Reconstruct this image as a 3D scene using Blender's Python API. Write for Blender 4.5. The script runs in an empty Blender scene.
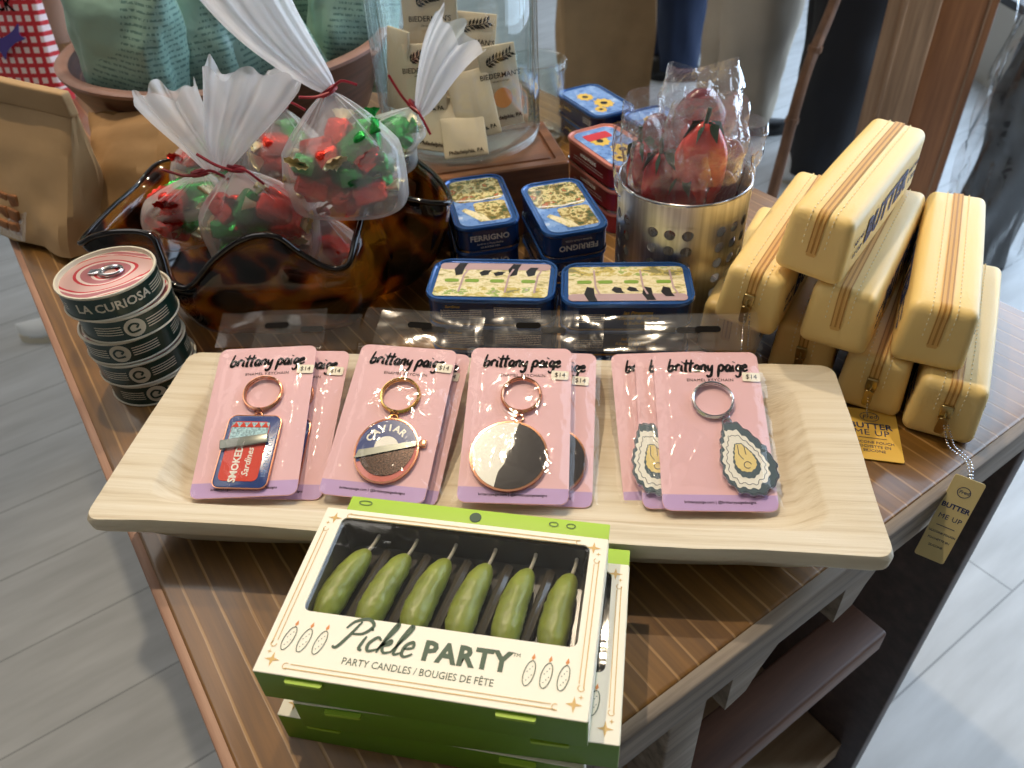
import bpy, bmesh, math, random
from math import sin, cos, pi, radians as rad
from mathutils import Vector, Matrix, noise
V = Vector
random.seed(7)
S = bpy.context.scene
COL = S.collection

# ------------------------------------------------------------------ camera
# world: metres, z = 0 is the table top, floor at FLOOR
FLOOR = -0.85
CEIL = 2.55
pitch, roll = rad(40.7), rad(3.66)
Fw = V((0, cos(pitch), -sin(pitch)))
U0 = V((0, sin(pitch), cos(pitch)))
Rt = V((1, 0, 0)) * cos(roll) - U0 * sin(roll)
Up = V((1, 0, 0)) * sin(roll) + U0 * cos(roll)
cam = bpy.data.cameras.new('camera')
cam.sensor_width = 36
cam.lens = 782 / 1024 * 36
cam.clip_start = 0.02
cam.dof.use_dof = True
cam.dof.focus_distance = 0.52
cam.dof.aperture_fstop = 12
camo = bpy.data.objects.new('camera', cam)
COL.objects.link(camo)
m = Matrix.Identity(4)
for i in range(3):
    m[i][0], m[i][1], m[i][2] = Rt[i], Up[i], -Fw[i]
m[2][3] = 0.435
camo.matrix_world = m
S.camera = camo
vs = S.view_settings
vs.view_transform = 'Standard'
vs.look = 'None'
vs.gamma = 1
vs.use_curve_mapping = False
vs.exposure = 0.0
try:
    S.cycles.transparent_max_bounces = 40
    S.cycles.max_bounces = 10
    S.cycles.sample_clamp_indirect = 6
except Exception:
    pass
w = bpy.data.worlds.new('world')
S.world = w
w.use_nodes = True
w.node_tree.nodes['Background'].inputs[0].default_value = (0.75, 0.85, 1, 1)
w.node_tree.nodes['Background'].inputs[1].default_value = 0.1


# ------------------------------------------------------------------ lights
def spot(name, loc, target, power, col, size=0.04, ang=70, blend=0.6):
    l = bpy.data.lights.new(name, 'SPOT')
    l.energy = power
    l.color = col
    l.shadow_soft_size = size
    l.spot_size = rad(ang)
    l.spot_blend = blend
    o = bpy.data.objects.new(name, l)
    COL.objects.link(o)
    o.location = loc
    o.rotation_euler = (V(target) - V(loc)).to_track_quat('-Z', 'Y').to_euler()


def area(name, loc, target, power, col, sx, sy):
    l = bpy.data.lights.new(name, 'AREA')
    l.energy = power
    l.color = col
    l.shape = 'RECTANGLE'
    l.size, l.size_y = sx, sy
    o = bpy.data.objects.new(name, l)
    COL.objects.link(o)
    o.location = loc
    o.rotation_euler = (V(target) - V(loc)).to_track_quat('-Z', 'Y').to_euler()


WARM = (1, 0.82, 0.59)
spot('track_lamp_light', (-0.35, 0.95, 1.9), (0, 0.45, 0), 74, WARM, 0.022)
spot('track_lamp_light', (0.25, 1.35, 1.9), (0, 0.45, 0), 56, WARM, 0.022)
area('ceiling_fill_light', (-0.6, 0.2, 2.5), (-0.6, 0.2, 0), 2.5, (1, 0.93, 0.84), 1.6, 1.6)  # added weak fill above the table, not a known fixture
area('ceiling_fill_light', (-2.0, 0.9, 2.5), (-2.0, 0.9, 0), 20, (1, 0.95, 0.9), 1.2, 2.4)  # added fill that brightens the floor on the left, no real lamp there
area('ceiling_fill_light', (-1.5, 3.2, 2.5), (-1.5, 3.2, 0), 26, (1, 0.93, 0.84), 1.8, 1.8)


# ------------------------------------------------------------------ materials
def C(h, a=1):
    h = h.lstrip('#')
    c = [int(h[i:i + 2], 16) / 255 for i in (0, 2, 4)]
    return tuple((x / 12.92 if x <= 0.04045 else ((x + 0.055) / 1.055) ** 2.4) for x in c) + (a,)


class NT:
    def __init__(s, name):
        s.m = bpy.data.materials.new(name)
        s.m.use_nodes = True
        s.t = s.m.node_tree
        s.t.nodes.clear()
        s.out = s.n('ShaderNodeOutputMaterial')

    def n(s, ty, props=None, **ins):
        nd = s.t.nodes.new(ty)
        for k, v in (props or {}).items():
            setattr(nd, k, v)
        for k, v in ins.items():
            k = k.replace('_', ' ')
            key = int(k[1:]) if k[0] == 'i' and k[1:].isdigit() else k
            s.set(nd.inputs[key], v)
        return nd

    def set(s, sock, v):
        if hasattr(v, 'is_output'):
            s.t.links.new(v, sock)
        elif hasattr(v, 'outputs'):
            s.t.links.new(v.outputs[0], sock)
        else:
            sock.default_value = v

    def ramp(s, fac, stops, mode='LINEAR'):
        r = s.n('ShaderNodeValToRGB')
        cr = r.color_ramp
        cr.interpolation = mode
        while len(cr.elements) < len(stops):
            cr.elements.new(0.5)
        for e, (p, c) in zip(cr.elements, stops):
            e.position = p
            e.color = C(c) if isinstance(c, str) else c
        s.set(r.inputs[0], fac)
        return r

    def coords(s, kind='Object', scale=(1, 1, 1), rot=(0, 0, 0)):
        t = s.n('ShaderNodeTexCoord')
        mp = s.n('ShaderNodeMapping', Vector=t.outputs[kind])
        mp.inputs['Rotation'].default_value = rot
        if any(rot):
            mp = s.n('ShaderNodeMapping', Vector=mp.outputs[0])
        mp.inputs['Scale'].default_value = scale
        return mp

    def mix(s, fac, a, b, mode='MIX'):
        x = s.n('ShaderNodeMix', {'data_type': 'RGBA', 'blend_type': mode})
        s.set(x.inputs[0], fac)
        s.set(x.inputs[6], a)
        s.set(x.inputs[7], b)
        return x.outputs[2]

    def math(s, op, a, b=0.0):
        x = s.n('ShaderNodeMath', {'operation': op})
        s.set(x.inputs[0], a)
        s.set(x.inputs[1], b)
        return x

    def done(s, sh):
        s.t.links.new(sh.outputs[0], s.out.inputs[0])
        return s.m


def P(name, col, rough=0.5, metal=0.0, bump=0, bscale=200, var=0, vscale=20, coat=0, sss=0, sheen=0, trans=0, spec=0.5, stretch=(1, 1, 1)):
    t = NT(name)
    b = t.n('ShaderNodeBsdfPrincipled', Roughness=rough, Metallic=metal)
    b.inputs['Base Color'].default_value = C(col)
    b.inputs['Coat Weight'].default_value = coat
    b.inputs['Coat Roughness'].default_value = 0.1
    b.inputs['Specular IOR Level'].default_value = spec
    b.inputs['Transmission Weight'].default_value = trans
    b.inputs['Sheen Weight'].default_value = sheen
    if sss:
        b.inputs['Subsurface Weight'].default_value = sss
        b.inputs['Subsurface Radius'].default_value = (0.008, 0.005, 0.0025)
        b.inputs['Subsurface Scale'].default_value = 1
    if var:
        nz = t.n('ShaderNodeTexNoise', Vector=t.coords('Object', stretch), Scale=vscale, Detail=4.0)
        c = C(col)
        lo = tuple(x * (1 - var) for x in c[:3]) + (1,)
        hi = tuple(min(1, x * (1 + var)) for x in c[:3]) + (1,)
        t.set(b.inputs['Base Color'], t.ramp(nz.outputs[0], [(0.3, lo), (0.7, hi)]))
    if bump:
        nz = t.n('ShaderNodeTexNoise', Vector=t.coords('Object', stretch), Scale=bscale, Detail=3.0)
        bp = t.n('ShaderNodeBump', Strength=bump, Height=nz.outputs[0], Distance=0.002)
        t.set(b.inputs['Normal'], bp)
    return t.done(b)


def wood(name, stops, axis_rot=0, scale=(3, 40, 40), rough=0.45, bump=0.15, lines=None, spec=0.5, rot=None, coat=0):
    """streaky wood, grain along local X after rotation"""
    t = NT(name)
    co = t.coords('Object', scale, rot or (0, 0, axis_rot))
    n1 = t.n('ShaderNodeTexNoise', Vector=co, Scale=1.0, Detail=6.0, Roughness=0.6)
    col = t.ramp(n1.outputs[0], stops)
    b = t.n('ShaderNodeBsdfPrincipled', Roughness=rough)
    b.inputs['Specular IOR Level'].default_value = spec
    b.inputs['Coat Weight'].default_value = coat
    b.inputs['Coat Roughness'].default_value = 0.12
    b.inputs['Coat IOR'].default_value = 1.6
    h = n1.outputs[0]
    out = col.outputs[0]
    if lines:
        co0 = t.coords('Object', (0.16, 1, 1), (0, 0, axis_rot))
        wob = t.n('ShaderNodeTexNoise', Vector=t.coords('Object', (4, 60, 1), (0, 0, axis_rot)), Scale=2.0, Detail=2.0)
        wv = t.n('ShaderNodeTexWave', {'wave_type': 'BANDS', 'bands_direction': 'Y'}, Vector=co0, Scale=lines[0], Distortion=1.6, Detail=3.0)
        wv.inputs['Detail Scale'].default_value = 1.2
        fine = t.ramp(wv.outputs[1], [(0.0, (0, 0, 0, 1)), (0.955, (0, 0, 0, 1)), (0.99, (0.6, 0.6, 0.6, 1))])
        gate = t.ramp(wob.outputs[0], [(0.30, (0, 0, 0, 1)), (0.46, (1, 1, 1, 1))])
        f = t.math('MULTIPLY', fine.outputs[0], gate.outputs[0])
        out = t.mix(f.outputs[0], out, C(lines[1]))
        h = t.math('SUBTRACT', t.math('MULTIPLY', n1.outputs[0], 0.4).outputs[0], f.outputs[0]).outputs[0]
    t.set(b.inputs['Base Color'], out)
    bp = t.n('ShaderNodeBump', Strength=bump, Height=h, Distance=0.002)
    t.set(b.inputs['Normal'], bp)
    return t.done(b)


def film(name, white=0.1, tint='#ffffff', gloss=0.6, rough=0.06, bump=0.0, trans='#ffffff', bscale=60, edge=0.0):
    t = NT(name)
    tr = t.n('ShaderNodeBsdfTransparent', Color=C(trans))
    d = t.n('ShaderNodeBsdfDiffuse', Color=C(tint))
    tl = t.n('ShaderNodeBsdfTranslucent', Color=C(tint))
    dd = t.n('ShaderNodeMixShader', i0=0.5, i1=d.outputs[0], i2=tl.outputs[0])
    mx = t.n('ShaderNodeMixShader', i0=white, i1=tr.outputs[0], i2=dd.outputs[0])
    if edge:
        lw = t.n('ShaderNodeLayerWeight', Blend=0.5)
        ew = t.math('ADD', t.math('MULTIPLY', t.math('POWER', lw.outputs[1], 2.0).outputs[0], edge).outputs[0], white)
        t.set(mx.inputs[0], ew)
    g = t.n('ShaderNodeBsdfGlossy', Color=(1, 1, 1, 1), Roughness=rough)
    fr = t.n('ShaderNodeLayerWeight', Blend=0.5)
    fp = t.math('POWER', fr.outputs[1], 3.5)
    f = t.math('MULTIPLY', t.math('ADD', t.math('MULTIPLY', fp.outputs[0], 0.75).outputs[0], 0.04).outputs[0], gloss)
    if bump:
        nz = t.n('ShaderNodeTexNoise', Vector=t.coords(), Scale=bscale, Detail=2.0, Distortion=1.0)
        bp = t.n('ShaderNodeBump', Strength=bump, Height=nz.outputs[0], Distance=0.004)
        t.set(g.inputs['Normal'], bp)
        t.set(fr.inputs['Normal'], bp)
    m2 = t.n('ShaderNodeMixShader', i0=f.outputs[0], i1=mx.outputs[0], i2=g.outputs[0])
    return t.done(m2)


def emis(name, col, s):
    t = NT(name)
    return t.done(t.n('ShaderNodeEmission', Color=C(col), Strength=s))


def tortoise():
    t = NT('tortoiseshell_glass')
    co = t.coords('Object', (1, 1, 1.3))
    nz = t.n('ShaderNodeTexNoise', Vector=co, Scale=14.0, Detail=3.0)
    wv = t.mix(0.06, co.outputs[0], nz.outputs[1], 'ADD')
    vo = t.n('ShaderNodeTexVoronoi', Vector=wv, Scale=27.0)
    n2 = t.n('ShaderNodeTexNoise', Vector=co, Scale=22.0, Detail=4.0)
    sp = t.math('ADD', vo.outputs[0], t.math('MULTIPLY', n2.outputs[0], 0.5).outputs[0])
    col = t.ramp(sp.outputs[0], [(0.48, '#080403'), (0.66, '#241006'), (0.78, '#7e360c'), (0.92, '#c98a24')])
    b = t.n('ShaderNodeBsdfPrincipled', Roughness=0.06, IOR=1.48)
    t.set(b.inputs['Base Color'], col)
    tw = t.ramp(sp.outputs[0], [(0.5, (0.1, 0.1, 0.1, 1)), (0.9, (0.8, 0.8, 0.8, 1))])
    t.set(b.inputs['Transmission Weight'], tw)
    return t.done(b)


def floor_mat():
    t = NT('grey_plank_floor')
    co = t.coords('Object', (1, 1, 1), (0, 0, rad(-32.5)))
    br = t.n('ShaderNodeTexBrick', Vector=co, Scale=1.0)
    br.inputs['Color1'].default_value = C('#c6c8c8')
    br.inputs['Color2'].default_value = C('#bcbebe')
    br.inputs['Mortar'].default_value = C('#969898')
    br.inputs['Mortar Size'].default_value = 0.002
    br.inputs['Brick Width'].default_value = 1.2
    br.inputs['Row Height'].default_value = 0.2
    nz = t.n('ShaderNodeTexNoise', Vector=t.coords('Object', (1.5, 8, 1), (0, 0, rad(-32.5))), Scale=3.0, Detail=6.0)
    v = t.ramp(nz.outputs[0], [(0.3, '#c4c4c2'), (0.7, '#ffffff')])
    c = t.mix(0.5, br.outputs[0], v.outputs[0], 'MULTIPLY')
    b = t.n('ShaderNodeBsdfPrincipled', Roughness=0.42)
    t.set(b.inputs['Base Color'], c)
    return t.done(b)


def can_lid_mat():
    t = NT('can_lid_print')
    co = t.coords('Object', (1, 1, 1))
    wv = t.n('ShaderNodeTexWave', {'wave_type': 'RINGS', 'rings_direction': 'Z'}, Vector=co, Scale=14.0, Distortion=9.0, Detail=1.0)
    wv.inputs['Detail Scale'].default_value = 1.0
    c = t.ramp(wv.outputs[1], [(0.0, '#c9a39c'), (0.35, '#b8202c'), (0.6, '#d8c4bb'), (0.85, '#a8656a')], 'CONSTANT')
    b = t.n('ShaderNodeBsdfPrincipled', Roughness=0.3, Metallic=0.3)
    t.set(b.inputs['Base Color'], c)
    return t.done(b)


def art_mat(name, stops, scale=55, stretch=(1, 1, 1)):
    """busy printed picture on a tin lid"""
    t = NT(name)
    n1 = t.n('ShaderNodeTexNoise', Vector=t.coords('Object', stretch), Scale=scale, Detail=5.0, Roughness=0.65)
    c = t.ramp(n1.outputs[0], stops, 'CONSTANT')
    b = t.n('ShaderNodeBsdfPrincipled', Roughness=0.22, Coat_Weight=0.5)
    t.set(b.inputs['Base Color'], c)
    return t.done(b)


def green_bag_mat():
    t = NT('green_bag_print')
    tc = t.n('ShaderNodeTexCoord')
    sp = t.n('ShaderNodeSeparateXYZ', Vector=tc.outputs['Object'])
    rows = t.math('FRACT', t.math('MULTIPLY', sp.outputs[2], 150.0).outputs[0])
    row = t.math('GREATER_THAN', rows.outputs[0], 0.62)
    ch = t.n('ShaderNodeTexNoise', Vector=t.coords('Object', (420, 420, 150)), Scale=1.0, Detail=1.0)
    chm = t.math('GREATER_THAN', ch.outputs[0], 0.47)
    blk = t.n('ShaderNodeTexNoise', Vector=t.coords('Object', (9, 9, 5)), Scale=1.0, Detail=0.0)
    bm = t.math('GREATER_THAN', blk.outputs[0], 0.45)
    f = t.math('MULTIPLY', t.math('MULTIPLY', row.outputs[0], chm.outputs[0]).outputs[0], bm.outputs[0])
    f = t.math('MULTIPLY', f.outputs[0], 0.75)
    c = t.mix(f.outputs[0], C('#93b5a7'), C('#48706a'))
    b = t.n('ShaderNodeBsdfPrincipled', Roughness=0.35)
    t.set(b.inputs['Base Color'], c)
    nz = t.n('ShaderNodeTexNoise', Vector=t.coords(), Scale=22.0, Detail=3.0)
    t.set(b.inputs['Normal'], t.n('ShaderNodeBump', Strength=0.5, Height=nz.outputs[0], Distance=0.01))
    return t.done(b)


def gingham():
    t = NT('red_gingham_print')
    tc = t.n('ShaderNodeTexCoord')
    sp = t.n('ShaderNodeSeparateXYZ', Vector=tc.outputs['Object'])
    fx = t.math('GREATER_THAN', t.math('FRACT', t.math('MULTIPLY', sp.outputs[0], 55.0).outputs[0]).outputs[0], 0.58)
    fz = t.math('GREATER_THAN', t.math('FRACT', t.math('MULTIPLY', sp.outputs[2], 55.0).outputs[0]).outputs[0], 0.58)
    f = t.math('MAXIMUM', fx.outputs[0], fz.outputs[0])
    c = t.mix(f.outputs[0], C('#f2dede'), C('#c92b35'))
    b = t.n('ShaderNodeBsdfPrincipled', Roughness=0.35)
    t.set(b.inputs['Base Color'], c)
    return t.done(b)


def brushed():
    t = NT('brushed_steel')
    n = t.n('ShaderNodeTexNoise', Vector=t.coords('Object', (60, 60, 1.5)), Scale=4.0, Detail=3.0)
    c = t.ramp(n.outputs[0], [(0.3, '#b9b7b3'), (0.7, '#e6e4e0')])
    b = t.n('ShaderNodeBsdfPrincipled', Metallic=1.0, Roughness=0.36, Anisotropic=0.6)
    t.set(b.inputs['Base Color'], c)
    return t.done(b)


TROT = rad(32.5)
M = dict(
    floor=floor_mat(),
    wall=P('painted_wall', '#b5aea2', 0.8),
    ceil=P('ceiling_paint', '#75706a', 0.9),
    table=wood('table_top_wood', [(0.3, '#5e3f16'), (0.55, '#7b541f'), (0.75, '#8d6229')], -(TROT + pi / 2), (5, 90, 10), 0.42, 0.2, (20, '#b98f58'), coat=0.55),
    edge=wood('weathered_edge_wood', [(0.3, '#584d43'), (0.52, '#85786a'), (0.75, '#a09383')], -TROT, (5, 90, 90), 0.6, 0.3),
    edgeB=wood('reddish_edge_wood', [(0.3, '#8a6450'), (0.6, '#b08a74'), (0.8, '#c3a08c')], -(TROT + pi / 2), (5, 90, 90), 0.55, 0.2),
    dark=wood('dark_stained_wood', [(0.3, '#352a29'), (0.6, '#4a3b38'), (0.8, '#5c4a44')], -TROT, (5, 60, 60), 0.45, 0.15),
    beam=wood('brown_beam_wood', [(0.3, '#4a2f22'), (0.6, '#6b4733'), (0.8, '#7f5940')], -TROT, (5, 50, 50), 0.5, 0.15),
    pale=wood('pale_raw_wood', [(0.3, '#a98f72'), (0.6, '#c0a688'), (0.8, '#cfb79c')], -TROT, (5, 60, 60), 0.65, 0.15),
    tray=wood('whitewashed_wood', [(0.25, '#baa788'), (0.45, '#d2c4a9'), (0.75, '#dfd4be')], 0, (6, 190, 60), 0.6, 0.5),
    walnut=wood('walnut_block', [(0.3, '#53301b'), (0.6, '#7a4c2c'), (0.8, '#8f5d38')], 0, (5, 60, 60), 0.4, 0.1),
    bowlwood=wood('striped_bowl_wood', [(0.36, '#24130f'), (0.52, '#3d2520'), (0.66, '#4d302a'), (0.71, '#94725f')], 0, (1.2, 1.2, 150), 0.32, 0.1),
    bowlrim=P('pale_bowl_rim', '#84655a', 0.35, var=0.2, vscale=30),
    pink=P('pink_card_stock', '#e4b6b9', 0.55),
    lilac=P('lilac_card_strip', '#bb9cc9', 0.55),
    ink=P('black_ink', '#120f0d', 0.7, spec=0.05),
    sticker=P('cream_price_sticker', '#efe6cf', 0.6),
    rose=P('rose_gold_metal', '#d59a78', 0.18, 1),
    gold=P('gold_metal', '#dcb468', 0.16, 1),
    silver=P('silver_metal', '#d2d2d4', 0.15, 1),
    grey=P('grey_enamel', '#7d8078', 0.25, 0.6),
    ered=P('red_enamel', '#d2402a', 0.2, coat=0.5),
    eblue=P('blue_enamel', '#1f3a78', 0.2, coat=0.5),
    ewhite=P('white_enamel', '#f0ebdc', 0.2, coat=0.5),
    eblack=P('dark_brown_enamel', '#1d1311', 0.18, coat=0.6),
    ecoral=P('coral_enamel', '#dd7f72', 0.2, coat=0.5),
    eroe=P('black_glitter_enamel', '#3a2a22', 0.25, 0.6, var=0.9, vscale=900),
    efish=P('silver_fish_enamel', '#9fc0c6', 0.25, 0.3, var=0.6, vscale=700),
    eoyst=P('oyster_grey_enamel', '#5c6a70', 0.25, 0.2),
    eyell=P('pale_yellow_enamel', '#e6cf8c', 0.2),
    sleeve=film('clear_sleeve', 0.01, gloss=0.6, rough=0.07, bump=0.5, bscale=45),
    hdr=film('clear_sleeve_header', 0.05, '#d8d4cc', 0.8, 0.1, bump=0.12, bscale=30),
    frost=film('frosted_bag_film', 0.22, '#f6f6f8', 0.9, 0.14, bump=0.3, edge=0.5),
    frill=film('gathered_bag_film', 0.58, '#f6f6fa', 0.9, 0.2, bump=0.25, edge=0.4),
    cello=film('cellophane', 0.03, gloss=2.4, rough=0.07, bump=0.6, bscale=80, edge=0.22),
    clearwrap=film('clear_gloss_wrap', 0.004, gloss=2.2, rough=0.06, bump=0.5, bscale=30),
    winfilm=film('window_film', 0.008, gloss=0.7, rough=0.04, bump=0.06, bscale=40),
    glass=None,
    boxw=P('ivory_box_card', '#f3ecd8', 0.5),
    boxg=P('olive_green_box_card', '#6f9a22', 0.5),
    boxl=P('lime_box_card', '#a7c93a', 0.5),
    goldink=P('gold_ink', '#cfa860', 0.45),
    greenink=P('dark_green_ink', '#2c4a34', 0.5),
    blister=P('dark_blister_tray', '#453e32', 0.22, coat=0.6),
    pickle=P('green_candle_wax', '#858f38', 0.36, bump=0.25, bscale=160, var=0.22, vscale=70, sss=0.25),
    wick=P('candle_wick', '#b9b3a2', 0.8),
    butter=P('butter_yellow_silicone', '#efcf86', 0.42, sss=0.0, var=0.03, vscale=8, bump=0.05, bscale=500),
    zip=P('orange_zipper_tape', '#dcae62', 0.6),
    zipd=P('zipper_teeth', '#b27f36', 0.5),
    stitch=P('cream_stitching', '#f8ecc8', 0.7),
    navy=P('navy_ink', '#23305c', 0.6),
    brass=P('antique_brass', '#b2a070', 0.3, 1),
    tag=P('kraft_yellow_tag', '#d3bf86', 0.6),
    tagy=P('golden_yellow_tag', '#e6bb52', 0.6),
    bluet=P('blue_tin_lacquer', '#20467f', 0.22, 0.35, coat=0.6),
    blued=P('dark_blue_tin_lacquer', '#172f66', 0.25, 0.3, coat=0.5),
    redt=P('red_tin_lacquer', '#9c2b32', 0.28, 0.3, coat=0.5),
    redrim=P('salmon_tin_rim', '#d98a78', 0.3, 0.3),
    bluerim=P('bright_blue_tin_rim', '#2f5d9e', 0.2, 0.4, coat=0.6),
    tinmetal=P('tin_seam_metal', '#c9c9c6', 0.25, 1),
    plum=P('plum_print_haze', '#b59a9c', 0.3),
    cream=art_mat('cream_park_print', [(0.0, '#a9a06c'), (0.38, '#d8cb98'), (0.47, '#eadfb8'), (0.57, '#e2d3a2'), (0.66, '#b9b98a')], 110, (1, 2.2, 1)),
    leaf=P('green_print', '#7f9f3c', 0.35),
    black=P('black_print', '#17171c', 0.35),
    yel=P('yellow_print', '#d6b24c', 0.35),
    sky=art_mat('light_blue_print', [(0.0, '#4f74b0'), (0.42, '#6f95cf'), (0.52, '#86a9da'), (0.62, '#b9cbe6')], 60),
    art1=art_mat('park_picture_print', [(0.0, '#8f8a60'), (0.42, '#c9b86a'), (0.5, '#e6dcae'), (0.58, '#9db061'), (0.66, '#b8a5a0')], 60, (1, 1.6, 1)),
    art2=art_mat('village_picture_print', [(0.0, '#4e5a34'), (0.40, '#8d7a45'), (0.47, '#d8c68a'), (0.54, '#6f7b4b'), (0.6, '#b6653f'), (0.66, '#e3d9b8')], 75),
    art3=art_mat('sunflower_picture_print', [(0.0, '#5f86c4'), (0.45, '#7fa3d6'), (0.53, '#d8b450'), (0.6, '#8a6a2a'), (0.66, '#e9dcae')], 40),
    cangreen=P('dark_teal_can_print', '#12352f', 0.3, 0.2, coat=0.4),
    canline=P('pale_can_print', '#cfc8b4', 0.4),
    canlid=can_lid_mat(),
    steel=brushed(),
    hole=P('cup_inside_steel', '#6f6c68', 0.35, 1),
    crimson=P('crimson_candy', '#b51f2c', 0.2, coat=0.5, var=0.35, vscale=60),
    coral=P('coral_candy', '#d9473c', 0.25, coat=0.5, var=0.3, vscale=60),
    plumred=P('plum_red_candy', '#6a1524', 0.25, coat=0.5, var=0.3, vscale=60),
    dgreen=P('dark_green_candy_leaf', '#1c3a22', 0.4),
    stick=P('white_paper_stick', '#e9e2d4', 0.7),
    tort=tortoise(),
    lip=P('dark_glass_lip', '#0c0503', 0.05, coat=0.2),
    rfoil=P('red_foil', '#d8382a', 0.24, 0.75, bump=0.9, bscale=260),
    gfoil=P('green_foil', '#1f8a3a', 0.24, 0.75, bump=0.9, bscale=260),
    wfoil=P('pale_foil_twist', '#e9dcae', 0.3, 0.6, bump=0.8, bscale=260),
    ribbon=P('dark_red_ribbon', '#8e1526', 0.4),
    gbag=green_bag_mat(),
    gbagw=P('green_bag_seam', '#93b3a4', 0.4, bump=0.3, bscale=40),
    paperc=P('kraft_packet_paper', '#cdb9a0', 0.75, bump=0.1),
    orange=P('orange_print', '#d98a48', 0.6),
    kraft=P('brown_kraft_paper', '#a98a62', 0.75, bump=0.35, bscale=30, var=0.12, vscale=10),
    kraftd=P('brown_kraft_paper_crumpled', '#96744a', 0.75, bump=0.5, bscale=25, var=0.15, vscale=12),
    cracker=P('toasted_cracker', '#8a5a34', 0.8, var=0.4, vscale=120),
    ging=gingham(),
    whale=P('purple_whale_print', '#51439a', 0.5),
    creamw=P('cream_cabinet_paint', '#cfc6ae', 0.6),
    redbox=P('dark_red_card', '#8f2230', 0.5),
    navycloth=P('navy_cloth', '#182743', 0.8, bump=0.25, bscale=30),
    creamcloth=P('cream_cloth', '#b9ad9b', 0.85, bump=0.3, bscale=12, var=0.1, vscale=6),
    blackcloth=P('black_cloth', '#14151a', 0.75, bump=0.4, bscale=14),
    skin=P('skin', '#c79a80', 0.5, sss=0.1),
    hair=P('dark_hair', '#2a1d16', 0.6),
    whites=P('white_trainer_mesh', '#dfe3e4', 0.6, bump=0.3, bscale=300),
    sole=P('trainer_sole', '#cfc8b4', 0.6),
    blacks=P('black_leather', '#121214', 0.35),
    tan=wood('tan_plank', [(0.3, '#7c5c40'), (0.6, '#a98360'), (0.8, '#c5a27c')], 0, (60, 60, 3), 0.5, 0.1),
    orangew=wood('orange_brown_plank', [(0.3, '#80512e'), (0.6, '#a86e42'), (0.8, '#b98152')], 0, (60, 60, 3), 0.45, 0.1),
    stickw=wood('bamboo_stick', [(0.3, '#5a3c26'), (0.6, '#80583a'), (0.8, '#9a7450')], 0, (60, 60, 5), 0.45, 0.1),
    blackbag=P('glossy_black_bundle', '#08090c', 0.35, bump=0.6, bscale=18),
    crate=P('grey_green_crate', '#8d8f80', 0.7),
    shelfg=P('green_shelf_edge', '#6f8a58', 0.6),
    winframe=P('dark_window_frame', '#2b2b2e', 0.5),
    window=emis('bright_daylight_pane', '#d0e6ff', 4.8),
    red_print=P('red_print', '#c2303a', 0.4),
    white_print=P('white_print', '#ece8dc', 0.4),
)
gm = NT('clear_glass')
gb = gm.n('ShaderNodeBsdfPrincipled', Roughness=0.02, IOR=1.3)
gb.inputs['Base Color'].default_value = (0.95, 0.98, 0.97, 1)
gb.inputs['Transmission Weight'].default_value = 1
gtr = gm.n('ShaderNodeBsdfTransparent', Color=(0.93, 0.96, 0.95, 1))
ggl = gm.n('ShaderNodeBsdfGlossy', Color=(1, 1, 1, 1), Roughness=0.03)
glw = gm.n('ShaderNodeLayerWeight', Blend=0.5)
gfr = gm.math('ADD', gm.math('MULTIPLY', gm.math('POWER', glw.outputs[1], 4.0).outputs[0], 0.8).outputs[0], 0.04)
M['glass'] = gm.done(gm.n('ShaderNodeMixShader', i0=gfr.outputs[0], i1=gtr.outputs[0], i2=ggl.outputs[0]))
gm.t.nodes.remove(gb)


# ------------------------------------------------------------------ mesh builder
def T(x=0, y=0, z=0, rx=0, ry=0, rz=0, s=1):
    r = Matrix.Rotation(rad(rz), 4, 'Z') @ Matrix.Rotation(rad(ry), 4, 'Y') @ Matrix.Rotation(rad(rx), 4, 'X')
    sc = Matrix.Diagonal((s, s, s, 1)) if isinstance(s, (int, float)) else Matrix.Diagonal((*s, 1))
    return Matrix.Translation((x, y, z)) @ r @ sc


I4 = Matrix.Identity(4)


def rr(wd, d, r, n=6):
    """rounded rectangle outline, 4*(n+1) points, counter-clockwise"""
    r = max(min(r, wd / 2 - 1e-6, d / 2 - 1e-6), 1e-6)
    o = []
    for k, (sx, sy) in enumerate(((1, 1), (-1, 1), (-1, -1), (1, -1))):
        for i in range(n + 1):
            a = pi / 2 * (k + i / n)
            o.append((sx * (wd / 2 - r) + r * cos(a), sy * (d / 2 - r) + r * sin(a)))
    return o


def circ(r, n=32, ry=None):
    return [(r * cos(2 * pi * i / n), (ry or r) * sin(2 * pi * i / n)) for i in range(n)]


def smooth_path(pts, k=6, closed=False):
    pts = [V(p) for p in pts]
    n = len(pts)
    out = []
    rng = range(n) if closed else range(n - 1)
    for i in rng:
        g = (lambda j: pts[j % n]) if closed else (lambda j: pts[max(0, min(n - 1, j))])
        p0, p1, p2, p3 = g(i - 1), g(i), g(i + 1), g(i + 2)
        for j in range(k):
            t = j / k
            out.append(0.5 * ((2 * p1) + (p2 - p0) * t + (2 * p0 - 5 * p1 + 4 * p2 - p3) * t * t + (3 * p1 - p0 - 3 * p2 + p3) * t ** 3))
    if not closed:
        out.append(pts[-1])
    return out


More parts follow.
